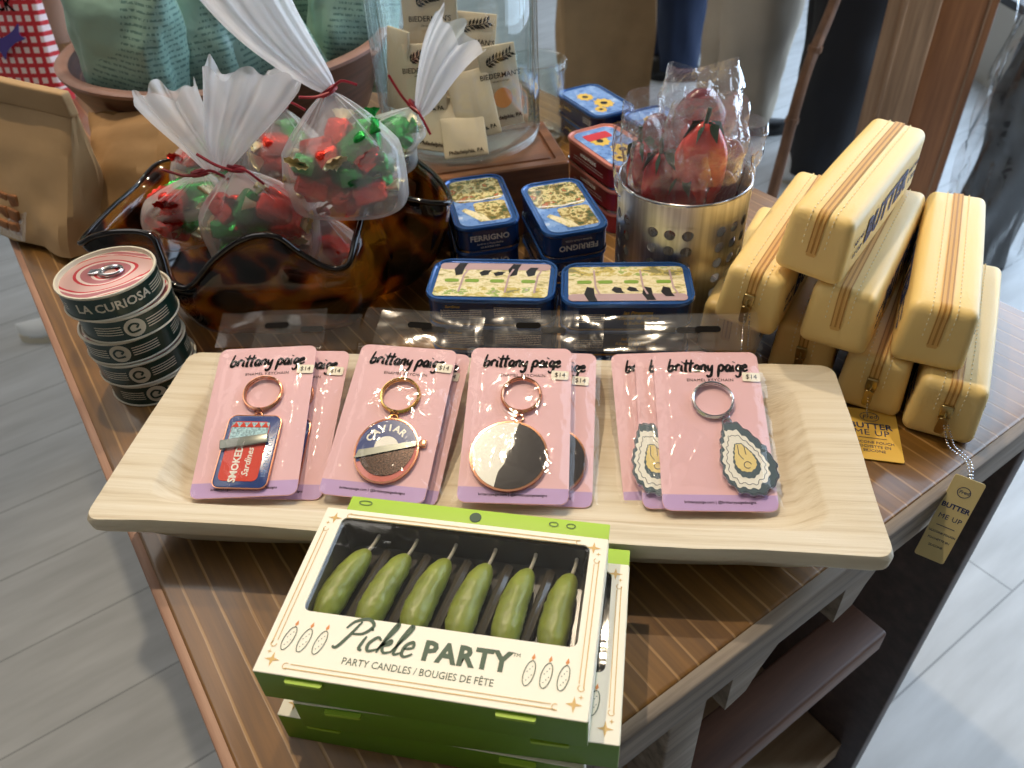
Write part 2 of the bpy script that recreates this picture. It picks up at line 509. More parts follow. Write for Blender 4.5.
class MB:
    def __init__(s):
        s.v, s.f, s.mi = [], [], []

    def add(s, vs, fs, mt=0, X=I4):
        b = len(s.v)
        s.v += [X @ V(p) for p in vs]
        s.f += [tuple(i + b for i in f) for f in fs]
        s.mi += [mt] * len(fs)
        return s

    def box(s, sx, sy, sz, X=I4, mt=0):
        v = [(x * sx / 2, y * sy / 2, z * sz / 2) for x in (-1, 1) for y in (-1, 1) for z in (-1, 1)]
        return s.add(v, [(0, 1, 3, 2), (4, 6, 7, 5), (0, 4, 5, 1), (2, 3, 7, 6), (0, 2, 6, 4), (1, 5, 7, 3)], mt, X)

    def loft(s, rings, cap0=True, cap1=True, mt=0, X=I4, mts=None):
        """rings: list of lists of 3-D points with equal counts"""
        n = len(rings[0])
        vs = [p for r in rings for p in r]
        b0 = len(s.f)
        fs = []
        for k in range(len(rings) - 1):
            for i in range(n):
                j = (i + 1) % n
                fs.append((k * n + i, k * n + j, (k + 1) * n + j, (k + 1) * n + i))
        if cap0:
            fs.append(tuple(reversed(range(n))))
        if cap1:
            fs.append(tuple(range((len(rings) - 1) * n, len(rings) * n)))
        s.add(vs, fs, mt, X)
        if mts:
            for k, q in enumerate(mts):
                for i in range(n):
                    s.mi[b0 + k * n + i] = q
            e = b0 + (len(rings) - 1) * n
            if cap1:
                s.mi[-1] = mts[-1]
        return s

    def rrloft(s, spec, n=6, X=I4, mt=0, cap0=True, cap1=True, mts=None):
        """spec: (width, depth, radius, z)"""
        return s.loft([[(x, y, z) for x, y in rr(a, b, r, n)] for a, b, r, z in spec], cap0, cap1, mt, X, mts)

    def lathe(s, prof, n=40, X=I4, mt=0, cap0=False, cap1=False, mts=None):
        return s.loft([[(r * cos(2 * pi * i / n), r * sin(2 * pi * i / n), z) for i in range(n)] for r, z in prof], cap0, cap1, mt, X, mts)

    def prism(s, out, z0, z1, X=I4, mt=0):
        return s.loft([[(x, y, z0) for x, y in out], [(x, y, z1) for x, y in out]], True, True, mt, X)

    def rbox(s, wd, d, h, r, X=I4, mt=0, seg=3, fn=None, sub=6):
        """box with every edge rounded, centred"""
        def line(L):
            a = [-L / 2 + r * (1 - cos(pi / 2 * i / seg)) for i in range(seg + 1)]
            mid = [-L / 2 + r + (L - 2 * r) * k / sub for k in range(1, sub)]
            return a + mid + [-x for x in reversed(a)]
        ax = [line(wd), line(d), line(h)]
        H = (wd / 2, d / 2, h / 2)
        bm = bmesh.new()
        for a in range(3):
            b, c = (a + 1) % 3, (a + 2) % 3
            for sg in (-1, 1):
                g = []
                for p in ax[b]:
                    row = []
                    for q in ax[c]:
                        v = [0, 0, 0]
                        v[a], v[b], v[c] = sg * H[a], p, q
                        inn = [max(-H[i] + r, min(H[i] - r, v[i])) for i in range(3)]
                        dv = V(v) - V(inn)
                        if dv.length > 1e-9:
                            dv.normalize()
                        pt = V(inn) + dv * r
                        row.append(bm.verts.new(pt))
                    g.append(row)
                for i in range(len(ax[b]) - 1):
                    for j in range(len(ax[c]) - 1):
                        fc = [g[i][j], g[i + 1][j], g[i + 1][j + 1], g[i][j + 1]]
                        bm.faces.new(fc if sg > 0 else fc[::-1])
        bmesh.ops.remove_doubles(bm, verts=bm.verts, dist=1e-6)
        bm.verts.index_update()
        vs = [fn(v.co.copy()) if fn else v.co.copy() for v in bm.verts]
        fs = [tuple(v.index for v in f.verts) for f in bm.faces]
        bm.free()
        return s.add(vs, fs, mt, X)

    def tube(s, path, rad_, n=8, closed=False, X=I4, mt=0, caps=True):
        path = [V(p) for p in path]
        N = len(path)
        rf = rad_ if callable(rad_) else (lambda t: rad_)
        up = None
        rings = []
        for i, p in enumerate(path):
            if closed:
                t = path[(i + 1) % N] - path[i - 1]
            else:
                t = path[min(i + 1, N - 1)] - path[max(i - 1, 0)]
            t.normalize()
            if up is None:
                up = t.orthogonal().normalized()
            up = (up - t * up.dot(t)).normalized()
            b = t.cross(up)
            r = rf(i / max(1, N - 1))
            rings.append([p + (up * cos(2 * pi * k / n) + b * sin(2 * pi * k / n)) * r for k in range(n)])
        if closed:
            rings.append(rings[0])
            caps = False
        return s.loft(rings, caps, caps, mt, X)

    def grid(s, fn, nu, nv, closed=False, mt=0, X=I4):
        vs = [fn(i / (nu if closed else nu - 1), j / (nv - 1)) for j in range(nv) for i in range(nu)]
        fs = []
        for j in range(nv - 1):
            for i in range(nu if closed else nu - 1):
                k = (i + 1) % nu
                fs.append((j * nu + i, j * nu + k, (j + 1) * nu + k, (j + 1) * nu + i))
        return s.add(vs, fs, mt, X)

    def ball(s, rx, ry, rz, X=I4, mt=0, n=12, fn=None):
        pr = []
        for j in range(n // 2 + 1):
            a = -pi / 2 + pi * j / (n // 2)
            pr.append([(max(1e-4, cos(a)) * cos(2 * pi * i / n), max(1e-4, cos(a)) * sin(2 * pi * i / n), sin(a)) for i in range(n)])
        rings = [[V((p[0] * rx, p[1] * ry, p[2] * rz)) for p in r] for r in pr]
        if fn:
            rings = [[fn(p) for p in r] for r in rings]
        return s.loft(rings, True, True, mt, X)

    def ribbon(s, pts, wd, z=0.0, X=I4, mt=0, th=0.0002, taper=False):
        """flat brush stroke in the XY plane"""
        pts = [V((p[0], p[1], 0)) for p in pts]
        N = len(pts)
        L, Rr = [], []
        for i, p in enumerate(pts):
            t = pts[min(i + 1, N - 1)] - pts[max(i - 1, 0)]
            if t.length < 1e-9:
                t = V((1, 0, 0))
            t.normalize()
            nrm = V((-t.y, t.x, 0))
            k = wd / 2 * (0.55 + 0.45 * sin(pi * i / max(1, N - 1)) if taper else 1)
            L.append(p + nrm * k)
            Rr.append(p - nrm * k)
        vs = [V((q.x, q.y, z + th)) for q in L] + [V((q.x, q.y, z + th)) for q in Rr]
        return s.add(vs, [(N + i, N + i + 1, i + 1, i) for i in range(N - 1)], mt, X)

    def poly(s, pts, z=0, X=I4, mt=0):
        return s.add([(p[0], p[1], z) for p in pts], [tuple(range(len(pts)))], mt, X)

    def build(s, name, mats, parent=None, sharp=35, loc=None, rot=None):
        me = bpy.data.meshes.new(name)
        me.from_pydata([tuple(p) for p in s.v], [], s.f)
        mats = mats if isinstance(mats, (list, tuple)) else [mats]
        for q in mats:
            me.materials.append(M[q] if isinstance(q, str) else q)
        if len(mats) > 1:
            me.polygons.foreach_set('material_index', s.mi)
        me.validate()
        me.polygons.foreach_set('use_smooth', [True] * len(me.polygons))
        if sharp:
            me.set_sharp_from_angle(angle=rad(sharp))
        me.update()
        o = bpy.data.objects.new(name, me)
        COL.objects.link(o)
        if parent:
            o.parent = parent
        if loc:
            o.location = loc
        if rot:
            o.rotation_euler = rot
        return o


def tag(o, label=None, cat=None, group=None, kind=None):
    for k, v in (('label', label), ('category', cat), ('group', group), ('kind', kind)):
        if v:
            o[k] = v
    return o


def thing(name, label, cat, loc=(0, 0, 0), rz=0, group=None, rot=None):
    o = bpy.data.objects.new(name, None)
    o.empty_display_size = 0.02
    COL.objects.link(o)
    o.location = loc
    o.rotation_euler = rot or (0, 0, rad(rz))
    return tag(o, label, cat, group)


def kids(o):
    return [c for c in bpy.data.objects if c.parent == o]


def dup(o, parent=None):
    c = o.copy()
    COL.objects.link(c)
    if parent:
        c.parent = parent
    for ch in kids(o):
        dup(ch, c)
    return c


_tc = {}


def text_mesh(body, size, align='CENTER', bold=0.0, shear=0.0, sx=1.0, spacing=1.0):
    key = (body, size, align, bold, shear, sx, spacing)
    if key in _tc:
        return _tc[key]
    cu = bpy.data.curves.new('t', 'FONT')
    cu.body = body
    cu.size = size
    cu.align_x = align
    cu.align_y = 'CENTER'
    cu.offset = bold
    cu.shear = shear
    cu.space_character = spacing
    cu.resolution_u = 2
    cu.extrude = 0.00008
    o = bpy.data.objects.new('t', cu)
    me = bpy.data.meshes.new_from_object(o)
    r = ([tuple((v.co.x * sx, v.co.y, v.co.z)) for v in me.vertices], [tuple(p.vertices) for p in me.polygons])
    bpy.data.objects.remove(o)
    bpy.data.curves.remove(cu)
    bpy.data.meshes.remove(me)
    _tc[key] = r
    return r


def text(mb, body, size, X=I4, mt=0, **k):
    v, f = text_mesh(body, size, **k)
    return mb.add(v, f, mt, X)


def text_bend(mb, body, size, r, z, ang0, mt=0, **k):
    """lettering wrapped on a cylinder about Z facing outward"""
    v, f = text_mesh(body, size, **k)
    out = []
    for x, y, e in v:
        a = ang0 + x / r
        out.append(((r + e) * cos(a), (r + e) * sin(a), z + y))
    return mb.add(out, f, mt)


# brush handwriting: strokes per letter on a unit x-height of 0.5
HAND = {
    'b': (.46, [[(.12, 1.0), (.06, .5), (.05, .05), (.2, 0), (.36, .2), (.3, .45), (.1, .36)]]),
    'r': (.38, [[(.05, .5), (.08, .0)], [(.08, .3), (.2, .52), (.36, .44)]]),
    'i': (.25, [[(.08, .48), (.07, .08), (.2, .0)], [(.1, .7), (.13, .76)]]),
    't': (.32, [[(.14, .95), (.09, .05), (.24, 0)], [(-.06, .6), (.34, .66)]]),
    'a': (.46, [[(.35, .42), (.2, .5), (.05, .25), (.15, .0), (.33, .2), (.36, .48)], [(.36, .48), (.35, .05), (.46, .02)]]),
    'n': (.46, [[(.05, .5), (.06, .0)], [(.06, .28), (.2, .5), (.33, .4), (.32, .05), (.44, .02)]]),
    'y': (.44, [[(.05, .5), (.08, .15), (.22, .1), (.36, .5)], [(.36, .5), (.3, -.3), (.1, -.45), (.0, -.3)]]),
    'p': (.46, [[(.06, .5), (.02, -.5)], [(.05, .3), (.2, .52), (.38, .3), (.25, .02), (.06, .08)]]),
    'g': (.44, [[(.35, .42), (.18, .5), (.05, .25), (.15, .03), (.34, .25), (.36, .48), (.33, -.3), (.15, -.48), (.02, -.32)]]),
    'e': (.4, [[(.06, .25), (.3, .32), (.22, .5), (.06, .35), (.08, .08), (.22, 0), (.4, .12)]]),
    'P': (.72, [[(.36, .95), (.24, .4), (.1, .0), (-.05, .02)], [(.02, .66), (.14, .92), (.5, 1.06), (.78, .86), (.62, .56), (.3, .5)]]),
    'c': (.4, [[(.36, .4), (.2, .5), (.05, .25), (.15, .02), (.42, .12)]]),
    'k': (.46, [[(.02, .1), (.22, .85), (.16, 1.02), (.08, .6), (.05, 0)], [(.07, .22), (.26, .46), (.3, .34), (.12, .24), (.26, .03), (.48, .1)]]),
    'l': (.3, [[(.02, .1), (.25, .85), (.17, 1.02), (.09, .5), (.13, .04), (.32, .1)]]),
    ' ': (.3, []),
}


def hand(mb, s, size, X=I4, mt=0, wd=0.1, sp=0.0, slant=0.0, center=True):
    tw = sum(HAND[c][0] + sp for c in s) * size
    x = -tw / 2 if center else 0
    for c in s:
        a, strokes = HAND[c]
        for st in strokes:
            p = smooth_path([V((q[0] + slant * q[1], q[1], 0)) for q in st], 5)
            mb.ribbon([(x + q.x * size, q.y * size) for q in p], wd * size, 0, X, mt, taper=True)
        x += (a + sp) * size
    return mb


def lines(mb, rows, X=I4, mt=0, h=0.0006):
    """rows of tiny unreadable print: (x0, x1, y)"""
    rnd = random.Random(len(rows))
    for x0, x1, y in rows:
        x = x0
        while x < x1:
            l = h * rnd.uniform(1.5, 5)
            mb.add([(x, y - h / 2, 0), (min(x + l, x1), y - h / 2, 0), (min(x + l, x1), y + h / 2, 0), (x, y + h / 2, 0)], [(0, 1, 2, 3)], mt, X)
            x += l + h * 0.9
    return mb


# ------------------------------------------------------------------ room
def struct(name, mb, mats, sharp=35):
    return tag(mb.build(name, mats, sharp=sharp), kind='structure')


X0, X1, Y0, Y1 = -3.2, 2.05, -2.2, 5.6
XC, YC = (X0 + X1) / 2, (Y0 + Y1) / 2
LX, LY, LZ = X1 - X0, Y1 - Y0, CEIL - FLOOR
ZC = (CEIL + FLOOR) / 2
struct('floor', MB().box(LX + .2, LY + .2, 0.05, T(XC, YC, FLOOR - .025)), 'floor')
struct('ceiling', MB().box(LX + .2, LY + .2, 0.05, T(XC, YC, CEIL + .025)), 'ceil')
struct('wall_left', MB().box(0.1, LY, LZ, T(X0 - .05, YC, ZC)), 'wall')
struct('wall_back', MB().box(LX, 0.1, LZ, T(XC, Y1 + .05, ZC)), 'wall')
struct('wall_front', MB().box(LX, 0.1, LZ, T(XC, Y0 - .05, ZC)), 'wall')
wy0, wy1, wz0, wz1 = 0.4, 5.2, -0.55, 2.45
wr = MB()
wr.box(0.1, wy0 - Y0, LZ, T(X1 + .05, (wy0 + Y0) / 2, ZC))
wr.box(0.1, Y1 - wy1, LZ, T(X1 + .05, (wy1 + Y1) / 2, ZC))
wr.box(0.1, wy1 - wy0, wz0 - FLOOR, T(X1 + .05, (wy0 + wy1) / 2, (wz0 + FLOOR) / 2))
wr.box(0.1, wy1 - wy0, CEIL - wz1, T(X1 + .05, (wy0 + wy1) / 2, (wz1 + CEIL) / 2))
struct('wall_right', wr, 'wall')
wo = struct('window_1', MB().box(0.01, wy1 - wy0, wz1 - wz0, T(X1 + .08, (wy0 + wy1) / 2, (wz0 + wz1) / 2)), 'window')
wf = MB()
for k in range(5):
    y = wy0 + (wy1 - wy0) * k / 4
    wf.box(0.07, 0.06, wz1 - wz0, T(X1 + .04, y, (wz0 + wz1) / 2))
for z in (wz0, wz1):
    wf.box(0.07, wy1 - wy0, 0.06, T(X1 + .04, (wy0 + wy1) / 2, z))
wf.build('window_frame', 'winframe', wo)
bb = MB()
bb.box(LX, 0.015, 0.1, T(XC, Y1 - .008, FLOOR + .05))
struct('baseboard_back', bb, 'creamw')

# ------------------------------------------------------------------ display table
TA, TB = V((cos(TROT), sin(TROT), 0)), V((-sin(TROT), cos(TROT), 0))
TC = V((-0.11, 0.10, 0))


def tp(a, b, z=0):
    return TC + TA * a + TB * b + V((0, 0, z))


TLEN, TDEP, TTH = 0.74, 1.62, 0.047
tb = thing('display_table', 'brown wooden display table with grooved top and grey weathered edge', 'table', tp(TLEN / 2, TDEP / 2, FLOOR))
TO = tp(TLEN / 2, TDEP / 2, FLOOR)


def tpart(name, boxes, mat, bev=0.002):
    mb = MB()
    for a0, a1, b0, b1, z0, z1 in boxes:
        c = tp((a0 + a1) / 2, (b0 + b1) / 2, (z0 + z1) / 2) - TO
        mb.rbox(a1 - a0, b1 - b0, z1 - z0, bev, Matrix.Translation(c) @ Matrix.Rotation(TROT, 4, 'Z'), sub=2, seg=2)
    return mb.build(name, mat, tb)


tpart('tabletop', [(0.004, TLEN - .004, 0.004, TDEP - .004, -0.03, 0)], 'table', 0.003)
ed = tpart('front_edge_trim', [(0, TLEN, -0.004, 0.006, -TTH + .012, -0.0015), (0.004, TLEN - .004, 0.002, 0.03, -TTH, -TTH + .013)], 'edge')
ed['label'] = 'weathered grey edge strip'
tpart('side_edge_trim', [(-0.002, 0.006, 0.004, TDEP, -TTH + .008, -0.0015)], 'edgeB')
tpart('apron', [(0.05, TLEN - .12, 0.08, 0.105, -0.13, -TTH + .001), (0.05, 0.075, 0.08, TDEP - .1, -0.13, -TTH + .001)], 'dark')
tpart('side_panel', [(0.648, 0.668, 0.006, TDEP - .05, FLOOR, -TTH)], 'dark')
tpart('side_panel', [(0.05, 0.07, 0.12, TDEP - .05, FLOOR, -TTH)], 'dark')
st = tpart('stretcher_beam', [(0.07, 0.54, 0.006, 0.05, -0.275, -0.245)], 'beam', 0.004)
tpart('lower_shelf', [(0.07, 0.648, 0.03, TDEP - .08, -0.70, -0.66)], 'pale')
tpart('post', [(0.243, 0.278, 0.010, 0.045, -0.245, -TTH)], 'edge')
for a in (0.292, 0.408):
    mb = MB()
    pr = [(0, 0), (0.045, 0), (0.045, -.012), (0.03, -.03), (0.02, -.05), (0, -.055)]
    Xc = Matrix.Translation(tp(a, 0.004, -TTH) - TO) @ Matrix.Rotation(TROT, 4, 'Z') @ Matrix.Rotation(pi / 2, 4, 'X')
    mb.prism([(x, y) for x, y in pr], -0.03, 0.0, Xc)
    mb.build('corbel', 'edge', tb)

# ------------------------------------------------------------------ whitewashed tray
TRX = rad(-8.0)
tc = V((-0.0215, 0.3925, 0))
tr = thing('wooden_tray', 'long whitewashed wooden dough tray holding pink keychain cards', 'tray', tc, -8.0)
mb = MB()


def wobble(p):
    n = noise.noise(V((p[0] * 14, p[1] * 14, p[2] * 30))) * 0.0018
    return V((p[0] + n, p[1] + n * 1.3, p[2] + n * .5))


def trayring(wd, d, r, z, n=5, k=14):
    o = rr(wd, d, r, n)
    out = []
    for i, p in enumerate(o):
        q = o[(i + 1) % len(o)]
        L = math.hypot(q[0] - p[0], q[1] - p[1])
        steps = k if i % (n + 1) == n else 1
        for j in range(steps):
            t = j / steps
            out.append(wobble((p[0] + (q[0] - p[0]) * t, p[1] + (q[1] - p[1]) * t, z)))
    return out


rings = [trayring(0.407, .12, .012, 0.001), trayring(0.427, .135, .012, .008), trayring(0.475, .155, .01, .028), trayring(0.502, .174, .009, .0365),
         trayring(0.508, .1785, .009, .040), trayring(0.509, .179, .009, .0465), trayring(0.506, .176, .010, .050),
         trayring(0.445, .146, .02, .0495), trayring(0.439, .140, .02, .0475), trayring(0.417, .120, .024, .0345), trayring(0.392, .098, .026, .030), trayring(0.347, .07, .026, .029)]
mb.loft(rings)
mb.build('tray_body', 'tray', tr, sharp=50)


# ------------------------------------------------------------------ keychain cards
CW, CL = 0.0745, 0.125
TILT = math.degrees(math.asin(.036 / .125))


def ring_path(r, n=28, X=I4):
    return [X @ V((r * cos(2 * pi * i / n), r * sin(2 * pi * i / n), 0)) for i in range(n)]


def charm_tin(p, rot=-4):
    c = MB().rrloft([(.0375, .056, .005, 0), (.0385, .057, .0055, .0006), (.0385, .057, .0055, .0022), (.0365, .055, .0045, .0026)])
    ch = c.build('sardine_tin_charm', 'eblue', p)
    a = MB()
    a.rrloft([(.0395, .058, .006, 0.0002), (.0395, .058, .006, .0024), (.0380, .0565, .005, .00245)], cap0=True, cap1=False)
    a.build('metal_rim', 'rose', ch)
    a = MB()
    a.rrloft([(.028, .047, .004, .0027), (.028, .047, .004, .0029)], X=T(-.002, 0, 0))
    a.build('red_enamel_panel', 'ered', ch)
    a = MB()
    a.prism([(-.0155, .004), (.0115, .0085), (.0115, .0225), (-.0155, .0225)], .0029, .0032)
    a.build('fish_enamel_panel', 'efish', ch)
    a = MB()
    for i in range(5):
        a.prism([(-.0155 + i * .0054, .0185), (-.0101 + i * .0054, .0185), (-.0128 + i * .0054, .0228)], .0032, .0034)
    a.build('fish_row', 'ered', ch)
    a = MB()
    a.rbox(.034, .0075, .0018, .0007, T(-.0035, .0065, .0042, 0, 0, 11), sub=1)
    a.build('rolled_lid', 'grey', ch)
    a = MB()
    text(a, 'SMOKED', .0072, T(-.0055, -.0105, .0030, 0, 0, 90), bold=.0002)
    text(a, 'Sardines', .0066, T(.0025, -.009, .0030, 0, 0, 90), shear=.3, bold=.0001)
    a.build('lettering', 'ewhite', ch)
    a = MB()
    text(a, 'IN OLIVE OIL', .0046, T(.0155, -.004, .0027, 0, 0, 90), spacing=1.2)
    a.build('side_lettering', 'sky', ch)
    return ch


def charm_caviar(p):
    n = 48
    c = MB().lathe([(.0215, 0), (.0222, .0006), (.0222, .0022), (.0212, .0026)], n, cap0=True, cap1=True, X=T(s=(1, 1.12, 1)))
    ch = c.build('caviar_tin_charm', 'ecoral', p)
    a = MB().lathe([(.0228, .0003), (.0230, .0012), (.0228, .0026), (.0218, .0027)], n, X=T(s=(1, 1.12, 1)))
    a.rbox(.005, .006, .002, .0008, T(.0245, .008, .0012), sub=1)
    a.build('metal_rim', 'rose', ch)

    def arc(r, a0, a1, k=20):
        return [(r * cos(rad(a0 + (a1 - a0) * i / k)), 1.12 * r * sin(rad(a0 + (a1 - a0) * i / k))) for i in range(k + 1)]
    a = MB().prism(arc(.0212, 12, 208), .0027, .0029)
    a.build('blue_enamel_panel', 'eblue', ch)
    lo = [(r * .0195 * 1.0, q) for r, q in []]
    pts = [(.0198 * cos(rad(x)), 1.12 * .0198 * sin(rad(x)) + .0022) for x in range(-158, 12, 10)]
    a = MB().prism(pts, .0029, .0032)
    a.build('black_roe_panel', 'eroe', ch)
    a = MB().prism([(.0085 * cos(rad(x)) - .0005, .0085 * sin(rad(x)) + .002) for x in range(18, 200, 13)], .0029, .0031)
    a.build('white_fish_emblem', 'ewhite', ch)
    a = MB()
    a.prism([(-.0205, -.009), (.0205, .0045), (.0205, .0085), (-.019, -.0025)], .0032, .0042)
    a.build('rolled_lid', 'grey', ch)
    a = MB()
    for k, ltr in enumerate('CAVIAR'):
        an = 152 - k * 19.5
        r = .0152
        text(a, ltr, .0072, T(r * cos(rad(an)), r * 1.12 * sin(rad(an)), .0030, 0, 0, an - 90), bold=.00025)
    a.build('lettering', 'ewhite', ch)
    return ch


def charm_cookie(p):
    n = 52
    c = MB().lathe([(.0255, 0), (.0262, .0006), (.0262, .0022), (.0252, .0026)], n, cap0=True, cap1=True)
    ch = c.build('cookie_charm', 'rose', p)
    rim = MB().lathe([(.0268, .0002), (.0270, .0014), (.0268, .0028), (.0254, .0029), (.0252, .0026)], n)
    rim.build('metal_rim', 'rose', ch)
    wavy = [(.006, .0262 * .97), (.003, .016), (.0035, .008), (-.001, .002), (-.0025, -.006), (-.0065, -.013), (-.0085, -.0238)]
    le = [(.0252 * cos(rad(x)), .0252 * sin(rad(x))) for x in range(80, 252, 6)]
    ri = [(.0252 * cos(rad(x)), .0252 * sin(rad(x))) for x in range(-108, 77, 6)]
    w2 = [(q.x, q.y) for q in smooth_path([(a, b, 0) for a, b in wavy], 4)]
    MB().prism(le + w2[::-1], .0026, .0029).build('white_icing_half', 'ewhite', ch)
    MB().prism(ri + w2, .0026, .0029).build('dark_icing_half', 'eblack', ch)
    return ch


OYST = [(-.006, .0275), (-.010, .022), (-.0125, .014), (-.015, .006), (-.0165, -.004), (-.015, -.014), (-.009, -.0215), (0, -.025), (.009, -.0225), (.016, -.015), (.0175, -.006), (.0155, .003), (.013, .010), (.008, .018), (.002, .0265)]


def oyst(k, ruf=0.0, dx=0, dy=0):
    o = smooth_path([(x * k + dx, y * k + dy, 0) for x, y in OYST], 5, True)
    out = []
    for i, q in enumerate(o):
        r = 1 + ruf * sin(i * 1.55) + ruf * .6 * sin(i * .9)
        out.append((q.x * r, q.y * r))
    return out


def charm_oyster(p):
    mb = MB().prism(oyst(1.06, .035), 0, .0026)
    ch = mb.build('oyster_charm', 'silver', p)
    MB().prism(oyst(1.0, .035), .0026, .0029).build('dark_shell_enamel', 'eoyst', ch)
    MB().prism(oyst(.84, .05, -.0018, -.0005), .0029, .0031).build('white_shell_enamel', 'ewhite', ch)
    a = MB()
    o = smooth_path([(x, y, 0) for x, y in oyst(.7, .05, -.0016, -.001)], 1, True)
    a.ribbon([(q.x, q.y) for q in o] + [(o[0].x, o[0].y)], .0004, .0031)
    a.build('shell_outline', 'silver', ch)
    MB().prism(oyst(.5, .03, -.001, -.0015), .0031, .0033).build('grey_meat_enamel', 'eoyst', ch)
    MB().prism(oyst(.4, .03, -.0012, .0005), .0033, .0035).build('yellow_meat_enamel', 'eyell', ch)
    a = MB()
    a.ribbon([(-.003, .011), (-.004, .004), (-.002, 0)], .0005, .0035)
    a.ribbon([(.001, .010), (.0005, .003)], .0005, .0035)
    a.ribbon([(q.x, q.y) for q in [V((.0024 * cos(x * .4) - .0005, .0024 * sin(x * .4) - .0045, 0)) for x in range(14)]], .0005, .0035)
    a.build('meat_lines', 'silver', ch)
    return ch


def make_card(label, bc, tcn, xdir, kind, price_at=(0.027, 0.108), ring_at=(0.002, 0.083), charm_at=(0, .036), crot=0, metal='rose', group=None, hdr=.034, hw=.084, lift=0.0):
    b, t = V(bc), V(tcn)
    y = (t - b).normalized()
    x0 = V((cos(rad(xdir)), sin(rad(xdir)), 0))
    x = (x0 - y * x0.dot(y)).normalized()
    z = x.cross(y)
    root = thing('keychain_card', label, 'keychain', b + z * lift, group=group)
    R = Matrix((x, y, z)).transposed()
    root.rotation_euler = R.to_euler()
    o = [(p[0], p[1] + CL / 2) for p in rr(CW, CL, .006, 5)]
    mb = MB().prism(o, 0, .0006)
    bk = mb.build('backing_card', 'pink', root)
    a = MB().prism([(-CW / 2 + .0052, .0003), (CW / 2 - .0052, .0003), (CW / 2 - .0014, .0020), (CW / 2 - .0002, .006), (CW / 2 - .0002, .0115), (-CW / 2 + .0002, .0115), (-CW / 2 + .0002, .006), (-CW / 2 + .0014, .0020)], .0006, .0008)
    a.build('website_strip', 'lilac', bk)
    a = MB()
    hand(a, 'brittany paige', .0105, T(.001, .1085, .00075), wd=.21, slant=.12)
    a.build('brand_lettering', 'ink', bk)
    a = MB()
    text(a, 'ENAMEL KEYCHAIN', .0034, T(.002, .1008, .0007), spacing=1.12)
    a.build('subtitle_lettering', 'ink', bk)
    a = MB()
    text(a, 'brittanypaige.com | @brittanypaigedesigns', .0027, T(0, .0062, .0009))
    a.build('website_lettering', 'ink', bk)
    # hole with metal tab
    a = MB()
    a.lathe([(.0016, 0), (.0016, .0009)], 12, T(ring_at[0], ring_at[1] + .0155, 0), cap1=True)
    a.build('punched_hole', 'ink', bk)
    # price sticker
    ps = MB().prism([(p[0], p[1]) for p in rr(.0125, .0075, .001, 2)], .0012, .0015, T(price_at[0], price_at[1] - .006, 0, 0, 0, -3)).build('price_sticker', 'sticker', root)
    a = MB()
    text(a, '$14', .0052, T(price_at[0], price_at[1] - .006, .00155, 0, 0, -3))
    a.build('price_lettering', 'ink', ps)
    # split ring, link, charm
    mb = MB()
    mb.tube(ring_path(.0138, 30, T(ring_at[0], ring_at[1], .0022)), .00115, 8, True)
    mb.tube(ring_path(.0138, 30, T(ring_at[0], ring_at[1], .0040, 1, 1)), .00095, 8, True)
    rg = mb.build('split_ring', metal, root)
    if kind == 'oyster':
        pv = V(ring_at) + V((.0075, -.0135))
    else:
        pv = V(ring_at) + V((-.001, -.0150))
    mb = MB()
    mb.tube(ring_path(.0026, 14, T(pv.x, pv.y, .003, 70, 20, 0)), .0007, 6, True)
    mb.tube(ring_path(.0030, 14, T(pv.x + .0004, pv.y - .0042, .0025)), .0008, 6, True)
    mb.build('link', metal, root)
    ch = {'tin': charm_tin, 'caviar': charm_caviar, 'cookie': charm_cookie, 'oyster': charm_oyster}[kind](root)
    ch.location = (charm_at[0], charm_at[1], .0012)
    ch.rotation_euler = (0, 0, rad(crot))
    # clear sleeve: wrinkled front sheet with a header above the card
    sw, sl = .0815, CL + .004
    rnd = random.Random(hash(kind) % 97 + int(bc[0] * 1000))
    o1, o2 = rnd.uniform(0, 9), rnd.uniform(0, 9)

    def front(u, v):
        xx, yy = (u - .5) * sw, -.003 + v * sl
        e = min(u, 1 - u, v, 1 - v)
        h = .0062 * min(1, e * 7) + .0012 * noise.noise(V((u * 5 + o1, v * 7 + o2, 1.3))) * min(1, e * 9)
        return V((xx + .0008 * noise.noise(V((v * 9, o1, 0))), yy, .0002 + max(0, h)))
    mb = MB().grid(front, 22, 30)
    sv = mb.build('clear_sleeve', 'sleeve', root, sharp=None)
    mb = MB()

    def head(u, v):
        return V(((u - .5) * hw, sl - .003 + v * hdr, .0016 + .0016 * noise.noise(V((u * 3 + o1, v * 3, o2)))))
    mb.grid(head, 14, 8)
    hd = mb.build('sleeve_header', 'hdr', sv, sharp=None)
    mb = MB().prism([(p[0], p[1]) for p in rr(.019, .0055, .0027, 4)], .0030, .0032, T(0.004, sl + hdr * .45, 0))
    hh = mb.build('hang_hole', 'ink', sv)
    return root


